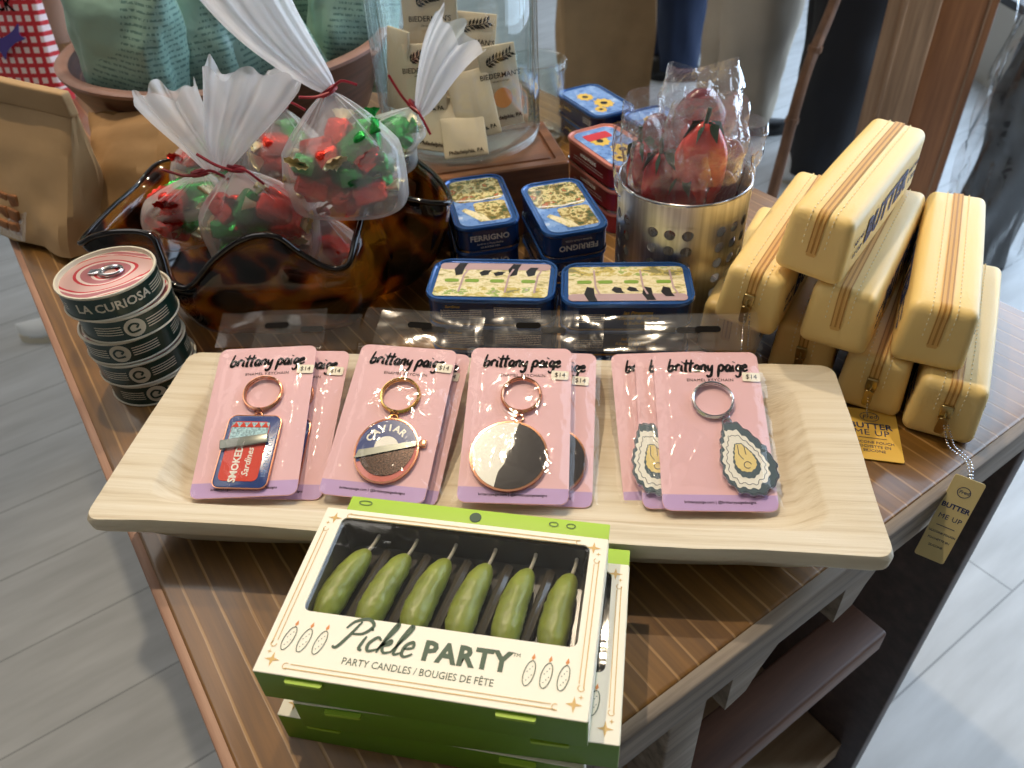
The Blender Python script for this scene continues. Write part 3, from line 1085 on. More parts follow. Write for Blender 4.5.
make_card('lowest pink oyster keychain card, at the far left of the oyster pile', (.107, .338, .027), (.113, .459, .063), -3.8, 'oyster', metal='silver', ring_at=(.006, .083), charm_at=(.019, .037), crot=12)
make_card('pink oyster keychain card between the other two oyster cards of its pile', (.118, .331, .031), (.130, .451, .067), -6.0, 'oyster', metal='silver', ring_at=(.006, .083), charm_at=(-.026, .034), crot=6)
make_card('front pink oyster keychain card, silver ring and grey white shell charm', (.130, .325, .035), (.142, .443, .071), -6.5, 'oyster', metal='silver', ring_at=(.002, .083), charm_at=(.0195, .036), crot=10, price_at=(.031, .109))
make_card('pink cookie keychain card slid out behind the front cookie card', (.011, .344, .030), (.028, .463, .066), -6.5, 'cookie', charm_at=(.006, .033), price_at=(.026, .106))
make_card('pink keychain card with a round half white, half dark cookie charm in front', (-.005, .341, .035), (.009, .459, .071), -6.0, 'cookie', lift=.0032, charm_at=(-.004, .034), price_at=(.029, .107))
make_card('pink caviar keychain card peeking out behind the front caviar card', (-.093, .357, .030), (-.066, .473, .066), -11, 'caviar', metal='gold', charm_at=(.002, .037), price_at=(.026, .110))
make_card('pink keychain card with a round CAVIAR tin charm and gold ring in front', (-.100, .353, .035), (-.075, .470, .071), -11, 'caviar', metal='gold', lift=.0032, charm_at=(.0035, .036), crot=0, price_at=(.030, .114), ring_at=(.003, .081))
make_card('pink sardine keychain card half hidden behind the front sardine card', (-.173, .365, .030), (-.160, .485, .066), -6, 'tin', charm_at=(0, .034), price_at=(.029, .112))
make_card('pink keychain card with a red SMOKED Sardines tin charm in front', (-.188, .362, .035), (-.184, .484, .071), -3.5, 'tin', lift=.0032, charm_at=(-.001, .034), crot=-4, price_at=(.031, .109), ring_at=(.0025, .082))

# ------------------------------------------------------------------ pickle candle boxes
BW, BD, BH = .168, .107, .026


def star(mb, x, y, r, z, X=I4):
    o = []
    for i in range(8):
        a = pi / 4 * i + pi / 2
        k = r if i % 2 == 0 else r * .28
        o.append((x + k * cos(a), y + k * sin(a)))
    mb.poly(o, z, X)


def pickle_box(label, loc, rz, full=True):
    root = thing('candle_box', label, 'candle box', loc, rz, None)
    x0, x1, y0, y1 = -.0720, .0745, -.0165, .0475      # window
    wc = ((x0 + x1) / 2, (y0 + y1) / 2)
    mb = MB()
    n = 4
    out = lambda a, b, r, z: [(p[0], p[1], z) for p in rr(a, b, r, n)]
    inn = lambda a, b, r, z: [(p[0] + wc[0], p[1] + wc[1], z) for p in rr(a, b, r, n)]
    ww, wh = x1 - x0, y1 - y0
    mb.loft([out(BW - .001, BD - .001, .0006, 0), out(BW, BD, .0008, .0008), out(BW, BD, .0008, BH - .0004)], True, False, 0)
    mb.loft([out(BW, BD, .0008, BH - .0004), out(BW - .0006, BD - .0006, .0006, BH), inn(ww, wh, .004, BH), inn(ww, wh, .004, BH - .0012)], False, False, 1)
    body = mb.build('carton', ['boxg', 'boxw'], root)
    # right hand end wall is ivory
    MB().box(.0004, BD - .002, BH - .002, T(BW / 2 + .0001, 0, BH / 2)).build('ivory_end_panel', 'boxw', body)
    # locking tabs on the front wall
    for tx in (-.057, .050):
        MB().rrloft([(.0195, .003, .001, 0), (.0195, .003, .001, .0022)], X=T(tx, -BD / 2 - .0009, BH - .0046)).build('lock_tab', 'boxl', body)
    # hang tab folded back
    a = MB().rbox(BW * .93, .011, .0012, .0005, T(.006, BD / 2 + .0052, BH - .0008), sub=1)
    ht = a.build('hang_tab', 'boxl', body)
    a = MB().lathe([(.0035, 0), (.0035, .0008)], 16, T(.006, BD / 2 + .0045, BH - .0006), cap1=True)
    a.build('hang_hole', 'greenink', ht)
    for px, q in ((.052, .0025), (.062, .0025), (-.062, .004)):
        a = MB().ribbon([(px + q * cos(i * .5), BD / 2 + .006 + .0016 * sin(i * .5)) for i in range(14)], .0005, BH)
        a.build('tab_print', 'greenink', ht)
    # dark blister tray with six slots, clear film
    mb = MB()
    mb.loft([inn(ww + .006, wh + .006, .005, BH - .0012), inn(ww - .001, wh - .001, .004, BH - .004), inn(ww - .006, wh - .004, .006, .003)], False, True, 0)
    bl = mb.build('blister_tray', 'blister', root)
    mb = MB()
    for i in range(5):
        xx = x0 + ww * (i + 1) / 6
        mb.tube(smooth_path([(xx - .006, y0 + .004, .006), (xx - .001, y0 + .03, .008), (xx + .003, y1 - .008, .006)], 5), .0035, 8)
    mb.build('slot_ridge', 'blister', bl)
    MB().rrloft([(ww + .004, wh + .004, .004, BH - .0014), (ww + .004, wh + .004, .004, BH - .0010)], X=T(wc[0], wc[1], 0)).build('window_film', 'winfilm', root)
    # printing
    zt = BH + .0001
    a = MB()
    if full:
        hand(a, 'Pickle', .0168, T(-.0480, -.0345, zt, 0, 0, 0), wd=.11, slant=.28, sp=-.02, center=False)
        text(a, 'PARTY', .0150, T(.0205, -.0300, zt), bold=.0006, sx=.95, spacing=1.08)
        text(a, 'TM', .0028, T(.0455, -.0250, zt))
        text(a, 'PARTY CANDLES / BOUGIES DE FÊTE', .0054, T(-.002, -.0415, zt), spacing=1.0, sx=.88)
    else:
        text(a, 'PARTY', .0165, T(.0235, -.0300, zt), bold=.0005)
    a.build('brand_lettering', 'greenink', body)
    a = MB()
    g = .0005
    X = T(0, 0, zt)
    for q in ((.0038, g), (.0062, g * .8)):
        d = q[0]
        xa, xb, ya, yb = -BW / 2 + d, BW / 2 - d, -BD / 2 + d, BD / 2 - d
        m_ = .012
        a.ribbon([(xa + m_, ya), (xb - m_, ya)], q[1], 0, X)
        a.ribbon([(xa + m_, yb), (xb - m_, yb)], q[1], 0, X)
        a.ribbon([(xa, ya + m_), (xa, yb - m_)], q[1], 0, X)
        a.ribbon([(xb, ya + m_), (xb, yb - m_)], q[1], 0, X)
    for sx in (-1, 1):
        for sy in (-1, 1):
            cx, cy = sx * (BW / 2 - .0075), sy * (BD / 2 - .0075)
            star(a, cx, cy, .0042, .0001, X)
            star(a, cx + sx * .003, cy - sy * .004, .0014, .0001, X)
            for (ax, ay, s0) in ((sx * (BW / 2 - .016), sy * (BD / 2 - .005), 1), (sx * (BW / 2 - .005), sy * (BD / 2 - .016), 2)):
                a.ribbon([(ax + .0016 * cos(i * .55 + s0), ay + .0016 * sin(i * .55 + s0)) for i in range(9)], .0004, 0, X)
    for bx in (-.0725, .0530):
        flame = MB()
        for k in range(3):
            px, py = bx + k * .0085, -.0335
            a2 = [(px + .0026 * cos(t * .35) + .0009 * sin(t * .35), py + .0068 * sin(t * .35)) for t in range(19)]
            flame.ribbon(a2, .00045, 0, X, 1)
            for t in range(6):
                flame.ribbon([(px - .0012 + .0011 * (t % 3), py - .004 + .0015 * t), (px - .0008 + .0011 * (t % 3), py - .0036 + .0015 * t)], .0004, 0, X, 1)
            flame.poly([(px + .0007, py + .0070), (px + .0019, py + .0085), (px + .0012, py + .0108), (px + .0001, py + .0085)], .0001, X, 0)
        flame.build('candle_doodles', ['orange', 'greenink'], body)
    a.build('gold_frame_print', 'goldink', body)
    return root


def pickle_candle(label, loc, rz, bend, seed):
    root = thing('pickle_candle', label, 'candle', loc, rz, 'pickle candles in the top box')
    L = .053
    rings = []
    N, K = 40, 30
    for j in range(N + 1):
        t = j / N
        y = -L / 2 + L * t
        r = .0086 * max(0.004, 1 - abs(2 * t - 1) ** 3.6) ** .5 * (1.06 - .26 * t)
        xo = bend * (1 - (2 * t - 1) ** 2)
        ring = []
        for i in range(K):
            a = 2 * pi * i / K
            k = 1 + .06 * noise.noise(V((cos(a) * 3.0 + seed, t * 11, sin(a) * 3.0))) + .09 * max(0, noise.noise(V((cos(a) * 5.0 + seed, t * 24, sin(a) * 5.0))))
            ring.append(V((xo + r * k * cos(a), y, r * k * sin(a))))
        rings.append(ring)
    MB().loft([r[::-1] for r in rings]).build('candle_body', 'pickle', root, sharp=None)
    MB().tube(smooth_path([(0, L / 2 - .002, 0), (.001, L / 2 + .006, .001), (.0005, L / 2 + .015, .0015)], 4), .0011, 8).build('wick', 'wick', root)


pickle_box('bottom pickle candle box of the stack, only its front corner showing', (-.0455, .2440, 0), -13.6, False)
pickle_box('middle pickle candle box of the stack, jutting out to the right', (-.0310, .2400, BH + .0002), -11.3, False)
BT = (-.0450, .2418, 2 * BH + .0004)
pickle_box('top pickle candle box of the stack, window showing six green candles', BT, -12.8)
Bx = Matrix.Translation(BT) @ Matrix.Rotation(rad(-12.8), 4, 'Z')
ords = ['leftmost', 'second from left', 'third from left', 'third from right', 'second from right', 'rightmost']
for i in range(6):
    lx = -.0605 + i * .0247
    p = Bx @ V((lx, .0100, .0125))
    pickle_candle('bumpy green pickle shaped candle, %s of six behind the box window' % ords[i], p, -12.8 - 13 + i * 1.6, -.0022, i * 3.1)

# ------------------------------------------------------------------ butter pouches
PW, PL, PH = .051, .185, .053


def pouch_shape(p):
    # slightly pillowed silicone, tapering a little towards the zipper side
    k = 1 - .13 * (p.z / PH + .5)
    e = 1 + .015 * cos(pi * p.y / PL)
    return V((p.x * k * e, p.y, p.z + .0012 * cos(pi * p.y / PL) * (p.z > 0)))


def pouch(label, loc, yaw, rx=0, ry=0, pull=False, tagm=None):
    """loc = centre of the bottom edge of the front face"""
    root = thing('butter_pouch', label, 'pouch', loc, 0, 'butter stick pouches piled beside the tray')
    root.rotation_euler = (Matrix.Rotation(rad(yaw), 4, 'Z') @ Matrix.Rotation(rad(ry), 4, 'Y') @ Matrix.Rotation(rad(rx), 4, 'X')).to_euler()
    if 'mesh' not in PC:
        mb = MB().rbox(PW, PL, PH, .0075, T(0, PL / 2, PH / 2), seg=4, fn=pouch_shape, sub=8)
        o = mb.build('pouch_body', 'butter', root, sharp=None)
        PC['mesh'] = o
    else:
        o = PC['mesh'].copy()
        COL.objects.link(o)
        o.parent = root
    body = o
    # zipper: down the front, over the top, down the back
    r = .0075
    path = [(-.00045, PH * .42)]
    path.append((-.00045, PH - r))
    for i in range(1, 6):
        a = pi / 2 * i / 6
        path.append((r - (r + .0004) * cos(a), PH - r + (r + .0008) * sin(a) + .0002))
    for i in range(0, 11):
        y = r + (PL - 2 * r) * i / 10
        path.append((y, PH + .0006 + .0012 * cos(pi * (y - PL / 2) / PL)))
    for i in range(1, 6):
        a = pi / 2 * i / 6
        path.append((PL - r + (r + .0004) * sin(a), PH - r + (r + .0008) * cos(a) + .0002))
    path.append((PL + .00045, PH * .42))

    def strip(x0, x1, dz, mt, mb):
        vs = []
        n = len(path)
        for i, (y, z) in enumerate(path):
            t = V((path[min(i + 1, n - 1)][0] - path[max(i - 1, 0)][0], path[min(i + 1, n - 1)][1] - path[max(i - 1, 0)][1]))
            t.normalize()
            ny, nz = -t.y, t.x
            for x in (x0, x1):
                vs.append((x, y + ny * dz, z + nz * dz))
        mb.add(vs, [(2 * i, 2 * i + 1, 2 * i + 3, 2 * i + 2) for i in range(n - 1)], mt)
    if 'zip' not in PC:
        mb = MB()
        strip(-.0038, .0038, .0002, 0, mb)
        mb.poly([(-.0042, PH * .42), (.0042, PH * .42), (.003, PH * .42 - .003), (-.003, PH * .42 - .003)][::-1], 0, Matrix(((1, 0, 0, 0), (0, 0, 1, -.0004), (0, 1, 0, 0), (0, 0, 0, 1))))
        for x in (-.0031, 0, .0031):
            strip(x - (.0004 if x else .0007), x + (.0004 if x else .0007), .0005, 1, mb)
        z = mb.build('zipper', ['zip', 'zipd'], root, sharp=None)
        mb = MB()
        n = len(path)
        P3 = smooth_path([(0, y, z_) for y, z_ in path], 6)
        acc, last = 0, P3[0]
        for i in range(1, len(P3) - 1):
            acc += (P3[i] - last).length
            last = P3[i]
            if acc > .0034:
                acc = 0
                t = (P3[i + 1] - P3[i - 1]).normalized()
                for sx in (-1, 1):
                    c = P3[i] + V((sx * .0082, -t.z * -.0 , 0))
                    X = Matrix.Translation(c + V((0, -t.z, t.y)) * .00005) @ Matrix.Rotation(math.atan2(t.z, t.y), 4, 'X')
                    mb.box(.0006, .0016, .0006, X)
        sti = mb.build('stitching', 'stitch', body)
        # BUTTER lettering on both long sides
        for sg in (1, -1):
            mb = MB()
            X = T(sg * (PW / 2 * .942 + .0007), PL / 2, PH * .5, 0, 0, 0) @ Matrix.Rotation(rad(90 * sg), 4, 'Z') @ Matrix.Rotation(pi / 2, 4, 'X') @ Matrix.Rotation(rad(-3.6), 4, 'X')
            text(mb, 'BUTTER', .027, X, bold=.0012, spacing=1.1)
            text(mb, 'NET WT', .006, X @ T(-.068, .004, 0))
            text(mb, '1/2 CUP', .006, X @ T(-.068, -.006, 0))
            text(mb, 'PURE CREAM', .005, X @ T(.068, .004, 0))
            text(mb, '8 TBSP', .007, X @ T(.07, -.006, 0))
            mb.build('side_lettering', 'navy', body)
        PC['zip'] = z
    else:
        z = PC['zip'].copy()
        COL.objects.link(z)
        z.parent = root
        for ch in kids(PC['mesh']):
            c = ch.copy()
            COL.objects.link(c)
            c.parent = body
    if pull:
        zs = PH * .58
        mb = MB()
        mb.rbox(.0085, .0032, .0105, .0012, T(0, -.0022, zs), sub=1)
        mb.tube(ring_path(.0024, 12, T(0, -.0045, zs - .002, 0, 90)), .0008, 6, True)
        sl = mb.build('zip_slider', 'brass', root)
        mb = MB()
        mb.rrloft([(.0062, .0165, .002, 0), (.0066, .0169, .002, .0005), (.0062, .0165, .002, .001)], X=T(0, -.0040, zs - .0125, 98))
        mb.build('pull_tab', 'brass', sl)
    return root


PC = {}
p_l2 = pouch('yellow butter pouch at the left end of the bottom row, beside the steel cup', (.184, .523, 0), -30)
p_e = pouch('yellow butter pouch in the bottom row, second from the left, almost hidden', (.236, .488, 0), -31, pull=True)
p_f = pouch('yellow butter pouch in the bottom row whose tag lies on the table', (.2765, .445, 0), -32, pull=True)
p_g = pouch('yellow butter pouch at the right end of the bottom row, tag overhanging the table', (.3175, .410, 0), -30, pull=True)
p_b = pouch('yellow butter pouch with brass zip pull in the middle row, nearest the steel cup', (.184, .492, .0535), -34, ry=5, pull=True)
p_c = pouch('yellow butter pouch in the centre of the middle row, under the topmost one', (.2430, .4595, .0535), -34.5)
p_d = pouch('yellow butter pouch at the right of the middle row, lit by daylight', (.3030, .4315, .0535), -28)
p_a = pouch('topmost yellow butter pouch of the pile, BUTTER on its side', (.2185, .4775, .1085), -38.5, ry=4)


def bead_chain(parent, pts, name='bead_chain'):
    mb = MB()
    P3 = smooth_path(pts, 14)
    last = P3[0]
    acc = 1
    for q in P3:
        acc += (q - last).length
        last = q
        if acc > .0021:
            acc = 0
            mb.ball(.0009, .0009, .0009, Matrix.Translation(q), n=6)
    return mb.build(name, 'silver', parent)


def local(root, p):
    return root.matrix_basis.inverted() @ V(p)


def hang_tag(root, name, Xw, wd, ht, mat, ts=1.0):
    """printed card tag; Xw = world matrix of its top centre (x right, y up)"""
    X = root.matrix_basis.inverted() @ Xw
    mb = MB().prism([(p[0], p[1] - ht / 2) for p in rr(wd, ht, .0015, 2)], -.0004, .0004, X)
    tg = mb.build(name, mat, root)
    mb = MB()
    k = ht / .0525
    X2 = X @ T(0, 0, .0005)
    mb.ribbon([(.0048 * ts * cos(i * .35), -.0085 * k + .0042 * ts ** .5 * sin(i * .35)) for i in range(19)], .0005, 0, X2)
    text(mb, 'Fred', .0042 * ts, X2 @ T(0, -.0085 * k, 0, 0, 0, 8), shear=.3)
    text(mb, 'BUTTER', .0060 * ts, X2 @ T(0, -.0185 * k, 0), bold=.00016)
    text(mb, 'ME UP', .0060 * ts, X2 @ T(0, -.0255 * k, 0), spacing=1.1)
    mb.ribbon([(-.0070 * ts, -.0310 * k), (.0070 * ts, -.0310 * k)], .0005, 0, X2)
    for q, w_ in enumerate(('SILICONE POUCH', 'POCHETTE EN', 'SILICONE')):
        text(mb, w_, .0026 * ts, X2 @ T(0, (-.0355 - .0042 * q) * k, 0))
    mb.build('tag_lettering', 'navy', tg)
    return tg


# ------------------------------------------------------------------ oblong tins
TW, TD, TH = .107, .0625, .0262


def tin(label, loc, rz, kind, group):
    root = thing('sardine_tin', label, 'tin', loc, rz, group)
    bodym, rimm, art = {'park': ('bluet', 'bluerim', 'art1'), 'park2': ('bluet', 'bluerim', 'art1'), 'village': ('bluet', 'bluerim', 'art2'), 'village2': ('bluet', 'bluerim', 'art2'),
                        'sun': ('blued', 'bluerim', 'art3'), 'red': ('redt', 'redrim', 'art3')}[kind]
    r = .0155
    if kind not in TC_:
        mb = MB()
        mb.rrloft([(TW - .004, TD - .004, r - .002, 0), (TW - .001, TD - .001, r, .0008), (TW - .001, TD - .001, r, .0024)], n=8, cap1=False, mt=1)
        mb.rrloft([(TW - .0025, TD - .0025, r, .0024), (TW - .0025, TD - .0025, r, TH - .005), (TW - .0005, TD - .0005, r, TH - .0035)], n=8, cap0=False, cap1=False, mt=0)
        mb.build('tin_body', [bodym, 'tinmetal'], root)
        mb = MB()
        mb.rrloft([(TW - .0005, TD - .0005, r, TH - .0035), (TW, TD, r, TH - .0018), (TW - .0012, TD - .0012, r, TH), (TW - .0045, TD - .0045, r - .002, TH), (TW - .0065, TD - .0065, r - .003, TH - .0014), (TW - .016, TD - .016, r - .005, TH - .0014)], n=8, cap0=False, cap1=True)
        lid = mb.build('lid', rimm, root)
        mb = MB()
        z = TH - .0011
        X = T(0, 0, z)
        aw, ad = TW - .013, TD - .013
        if kind in ('park', 'park2'):
            sg = 1 if kind == 'park' else -1
            mb.rrloft([(aw, ad, r - .005, 0), (aw, ad, r - .005, .0002)], n=6, X=X, mt=1)
            mb.rrloft([(aw, ad * .28, .004, .0002), (aw, ad * .28, .004, .0003)], n=3, X=X @ T(0, -sg * ad * .36, 0), mt=0)
            mb.rrloft([(aw, ad * .2, .004, .0002), (aw, ad * .2, .004, .0003)], n=3, X=X @ T(0, sg * ad * .4, 0), mt=2)
            mb.rrloft([(aw, ad * .18, .002, .00025), (aw, ad * .18, .002, .00035)], n=2, X=X @ T(0, sg * ad * .18, 0), mt=1)
            for px in (-.034, -.017, 0.004, .03):
                mb.rrloft([(.012, .0048, .002, .0003), (.012, .0048, .002, .0004)], n=3, X=X @ T(px, -sg * ad * .04, 0), mt=3)
            for px in (-.026, .012, .036):
                mb.ribbon([(px, -sg * .019), (px + .001, sg * .006), (px + .004, sg * .016)], .0016, .0004, X, 2)
            for px, hgt in ((-.030, .019), (-.008, .008), (.016, .018), (.031, .013), (.004, .006)):
                y0 = sg * .006
                mb.poly([(px - .0020, y0 - sg * .001), (px + .0035, y0 + sg * .001), (px + .0020 + .002, y0 + sg * hgt * .6), (px + .006, y0 + sg * hgt), (px - .001, y0 + sg * hgt), (px - .0045, y0 + sg * hgt * .5)][::int(sg)], .00045, X, 4)
            mats = [art, 'cream', 'plum', 'leaf', 'black']
        elif kind in ('village', 'village2'):
            mb.rrloft([(aw, ad, r - .005, 0), (aw, ad, r - .005, .0002)], n=6, X=X, mt=1)
            mb.rrloft([(aw * .5, ad, r - .006, .0002), (aw * .5, ad, r - .006, .0003)], n=4, X=X @ T(-aw * .24, 0, 0), mt=0)
            mb.rrloft([(aw * .40, ad * .62, .004, .0002), (aw * .40, ad * .62, .004, .0003)], n=4, X=X @ T(aw * .24, ad * .16, 0), mt=0)
            mb.ribbon([(-.004, -ad * .45), (.0, 0), (-.004, ad * .45)], .0018, .0004, X, 2)
            mb.poly([(.012, -.016), (.016, -.020), (.040, -.006), (.042, .004), (.030, .0)], .0004, X, 4)
            text(mb, 'LES SARDINES', .0050, X @ T(-aw * .44, 0, .0005, 0, 0, 90), 5)
            mats = [art, 'sky', 'white_print', 'leaf', 'cream', 'black']
        else:
            mb.rrloft([(aw, ad, r - .005, 0), (aw, ad, r - .005, .0002)], n=6, X=X, mt=1)
            for px, py, q in ((.014, .004, .013), (-.016, -.006, .011), (.03, -.01, .008)):
                o = [(px + q * (1 + .25 * (i % 2)) * cos(i * pi / 9), py + q * (1 + .25 * (i % 2)) * sin(i * pi / 9) * .8) for i in range(18)]
                mb.poly(o, .0003, X, 2)
                mb.poly([(px + q * .4 * cos(i * pi / 5), py + q * .35 * sin(i * pi / 5)) for i in range(10)], .0004, X, 3)
            if kind == 'red':
                mb.rrloft([(.016, .030, .002, .0003), (.016, .030, .002, .0005)], n=2, X=X @ T(-.036 + .008, -.002, 0), mt=4)
            mats = [art, 'sky', 'yel', 'black', 'red_print']
        mb.build('lid_picture', mats, lid)
        mb = MB()
        # printing on the walls; +X end and the -Y long side
        XE = T(TW / 2 - .0010, 0, TH * .45) @ Matrix.Rotation(pi / 2, 4, 'Z') @ Matrix.Rotation(pi / 2, 4, 'X')
        XS = T(0, -TD / 2 + .0010, TH * .45) @ Matrix.Rotation(pi / 2, 4, 'X')
        if kind == 'village':
            text(mb, 'FERRIGNO', .0078, XE @ T(0, .0025, 0), bold=.0002)
            text(mb, 'Sardines a l\'huile d\'olive', .0026, XE @ T(0, -.0035, 0))
            text(mb, 'LA BONNE MER', .0026, XE @ T(0, -.0070, 0))
        elif kind == 'village2':
            text(mb, 'FERRIGNO', .0078, XE @ T(0, -.0005, 0, 0, 0, 180), bold=.0002)
            text(mb, 'Sardines a l\'huile d\'olive', .0026, XE @ T(0, .0060, 0, 0, 0, 180))
        elif kind == 'park2':
            text(mb, 'les Pimpantes', .0042, XS @ T(.008, .0055, 0), 1, shear=.25)
            text(mb, 'Rillettes de Sardine', .0042, XS @ T(.008, .0005, 0), 1, shear=.25)
            text(mb, 'la Belle-Iloise', .0042, XS @ T(.008, -.0045, 0), 1, shear=.25)
            lines(mb, [(-.042, -.018, .004 - k * .0018) for k in range(5)], XS)
        elif kind == 'park':
            text(mb, 'Sardines', .0036, XS @ T(-.030, .0065, 0), 1, shear=.25)
            lines(mb, [(-.04, -.006, .003 - k * .0018) for k in range(5)] + [(.004, .042, .0065 - k * .0018) for k in range(6)], XS)
        elif kind == 'red':
            XS2 = XS
            text(mb, 'HUILE D\'OLIVE', .0048, XS2 @ T(0, .004, 0), bold=.0001)
            lines(mb, [(-.03, .03, -.001), (-.03, .03, -.004)], XS2)
            XE2 = XE
            lines(mb, [(-.02, .02, .003), (-.02, .02, -.001)], XE2)
        else:
            text(mb, 'sardines', .0055, XS @ T(-.02, .002, 0), 1, shear=.2)
            lines(mb, [(.02, .04, .005 - k * .002) for k in range(4)], XS)
            text(mb, 'sardines', .0055, XE @ T(0, .002, 0), 1, shear=.2)
        mb.build('side_lettering', ['white_print', 'yel'], root)
        TC_[kind] = root
    else:
        for ch in kids(TC_[kind]):
            dup(ch, root)
    return root


TC_ = {}


def stack(xy, rz, n, kind, labs, group):
    for k in range(n):
        j = 0 if k == n - 1 else random.uniform(-.0008, .0008)
        tin(labs[k], (xy[0] + j, xy[1] - j, k * (TH + .0002)), rz + (0 if k == n - 1 else random.uniform(-1.2, 1.2)), kind, group)


pos = ('bottom', 'middle', 'top')
stack((-.0105, .549), -8.5, 3, 'park', ['%s blue tin of the stack behind the caviar and cookie keychains, park picture lid' % p for p in pos], 'blue tins right behind the tray')
stack((.098, .531), -5.7, 3, 'park2', ['%s blue tin of the stack behind the oyster keychains, upside down park picture lid' % p for p in pos], 'blue tins right behind the tray')
stack((-.020, .689), -81, 3, 'village', ['%s blue tin of the stack beside the glass bowl, FERRIGNO on its end' % p for p in pos], 'blue tins in front of the wooden block')
stack((.0585, .668), -79, 3, 'village2', ['%s blue tin with upside down FERRIGNO, stacked left of the steel cup' % p for p in pos], 'blue tins in front of the wooden block')
stack((.1235, .795), -66, 3, 'red', ['%s red tin of the stack between the wooden block and the steel cup' % p for p in pos], 'red tins behind the steel cup')
stack((.1300, .992), -66, 2, 'sun', ['%s dark blue sunflower tin of the stack beside the small glass jar' % p for p in ('lower', 'upper')], 'dark blue sunflower tins at the back')
stack((.2020, .905), -66, 2, 'sun', ['%s dark blue sunflower tin of the stack right behind the red candies' % p for p in ('lower', 'upper')], 'dark blue sunflower tins at the back')

# ------------------------------------------------------------------ round fish cans
def can(label, loc, rz, top=False):
    root = thing('round_fish_can', label, 'can', loc, rz, 'stacked round cans at the left')
    R, H = .0385, .0226
    if 'can' not in PC:
        MB().lathe([(R - .001, .0016), (R - .001, H - .0016)], 64).build('can_body', 'cangreen', root)
        mb = MB()
        mb.lathe([(.02, .0006), (R - .002, 0), (R, .0006), (R + .0003, .0014), (R - .0005, .0022)], 64, cap0=True)
        mb.lathe([(R - .0005, H - .0022), (R + .0003, H - .0012), (R, H), (R - .0015, H), (R - .0025, H - .003), (R - .003, H - .003)], 64)
        mb.build('can_rims', 'canline', root)
        lid = MB().lathe([(R - .003, H - .003), (R - .008, H - .003), (R - .0095, H - .0024), (.001, H - .0024)], 48, cap1=True).build('lid', 'canlid', root)
        mb = MB()
        mb.tube([(p.x, p.y * .8, p.z) for p in ring_path(.0085, 22, T(.004, .002, H - .0008))], .0016, 8, True)
        mb.rbox(.012, .007, .0014, .0006, T(-.008, .002, H - .0012), sub=1)
        mb.build('pull_ring', 'silver', lid)
        mb = MB()
        r = R - .0008
        for base in (-90, 30, 150):
            pm_ = MB()
            for dz in (-.0035, -.0012, .0011, .0034):
                for s in (-1, 1):
                    a0, a1 = (15, 48)
                    pts = []
                    for i in range(9):
                        a = rad(base + s * (a0 + (a1 - a0) * i / 8))
                        pts.append(a)
                    vs = []
                    for a in pts:
                        for q in (-.0004, .0004):
                            vs.append((r * cos(a), r * sin(a), H / 2 + dz + q))
                    pm_.add(vs, [(2 * i, 2 * i + 2, 2 * i + 3, 2 * i + 1) for i in range(8)])
            # round emblem
            vs = [(r * cos(rad(base)), r * sin(rad(base)), H / 2)]
            for i in range(24):
                x, y = .0082 * cos(i * pi / 12), .0082 * sin(i * pi / 12)
                a = rad(base) + x / r
                vs.append(((r + .0001) * cos(a), (r + .0001) * sin(a), H / 2 + y))
            pm_.add(vs, [(0, i + 1, (i + 1) % 24 + 1) for i in range(24)])
            sw = smooth_path([(.0035, -.003, 0), (-.003, -.0035, 0), (-.0045, .001, 0), (-.001, .004, 0), (.003, .002, 0), (.001, -.0005, 0)], 5)
            vs = []
            for i, q in enumerate(sw):
                t = (sw[min(i + 1, len(sw) - 1)] - sw[max(i - 1, 0)]).normalized()
                for s in (-1, 1):
                    x, y = q.x - t.y * .0009 * s, q.y + t.x * .0009 * s
                    a = rad(base) + x / r
                    vs.append(((r + .0003) * cos(a), (r + .0003) * sin(a), H / 2 + y))
            pm_.add(vs, [(2 * i, 2 * i + 2, 2 * i + 3, 2 * i + 1) for i in range(len(sw) - 1)], 1)
            q_ = pm_.build('label_print', ['canline', 'cangreen'], root)
            if base == -90:
                PC['front'] = q_
        PC['can'] = root
    else:
        for ch in kids(PC['can']):
            if not (top and ch == PC['front']):
                dup(ch, root)
    if top:
        mb = MB()
        text_bend(mb, 'LA CURIOSA', .0105, R - .0008, H / 2, rad(-66), bold=.0002)
        for dz in (-.0024, 0, .0024):
            for i in range(8):
                a0, a1 = rad(-152 + 3.2 * i), rad(-152 + 3.2 * (i + 1))
                mb.add([((R - .0008) * cos(a), (R - .0008) * sin(a), H / 2 + dz + q) for a, q in ((a0, -.0004), (a1, -.0004), (a1, .0004), (a0, .0004))], [(0, 1, 2, 3)])
        mb.build('brand_lettering', 'canline', root)
    return root


cj = [(.003, .003, 0, 'bottom round can of the stack beside the glass bowl', 20), (.001, .002, 1, 'second round can from the bottom of the stack beside the glass bowl', 14), (-.001, .003, 2, 'middle round can of the stack beside the glass bowl', 5), (.004, .002, 3, 'second round can from the top of the stack beside the glass bowl', 28), (0, 0, 4, 'LA CURIOSA can on top of the round can stack beside the glass bowl', 0)]
for dx, dy, k, lb, rz in cj:
    can(lb, (-.3165 + dx, .542 + dy, k * .0228), rz, k == 4)
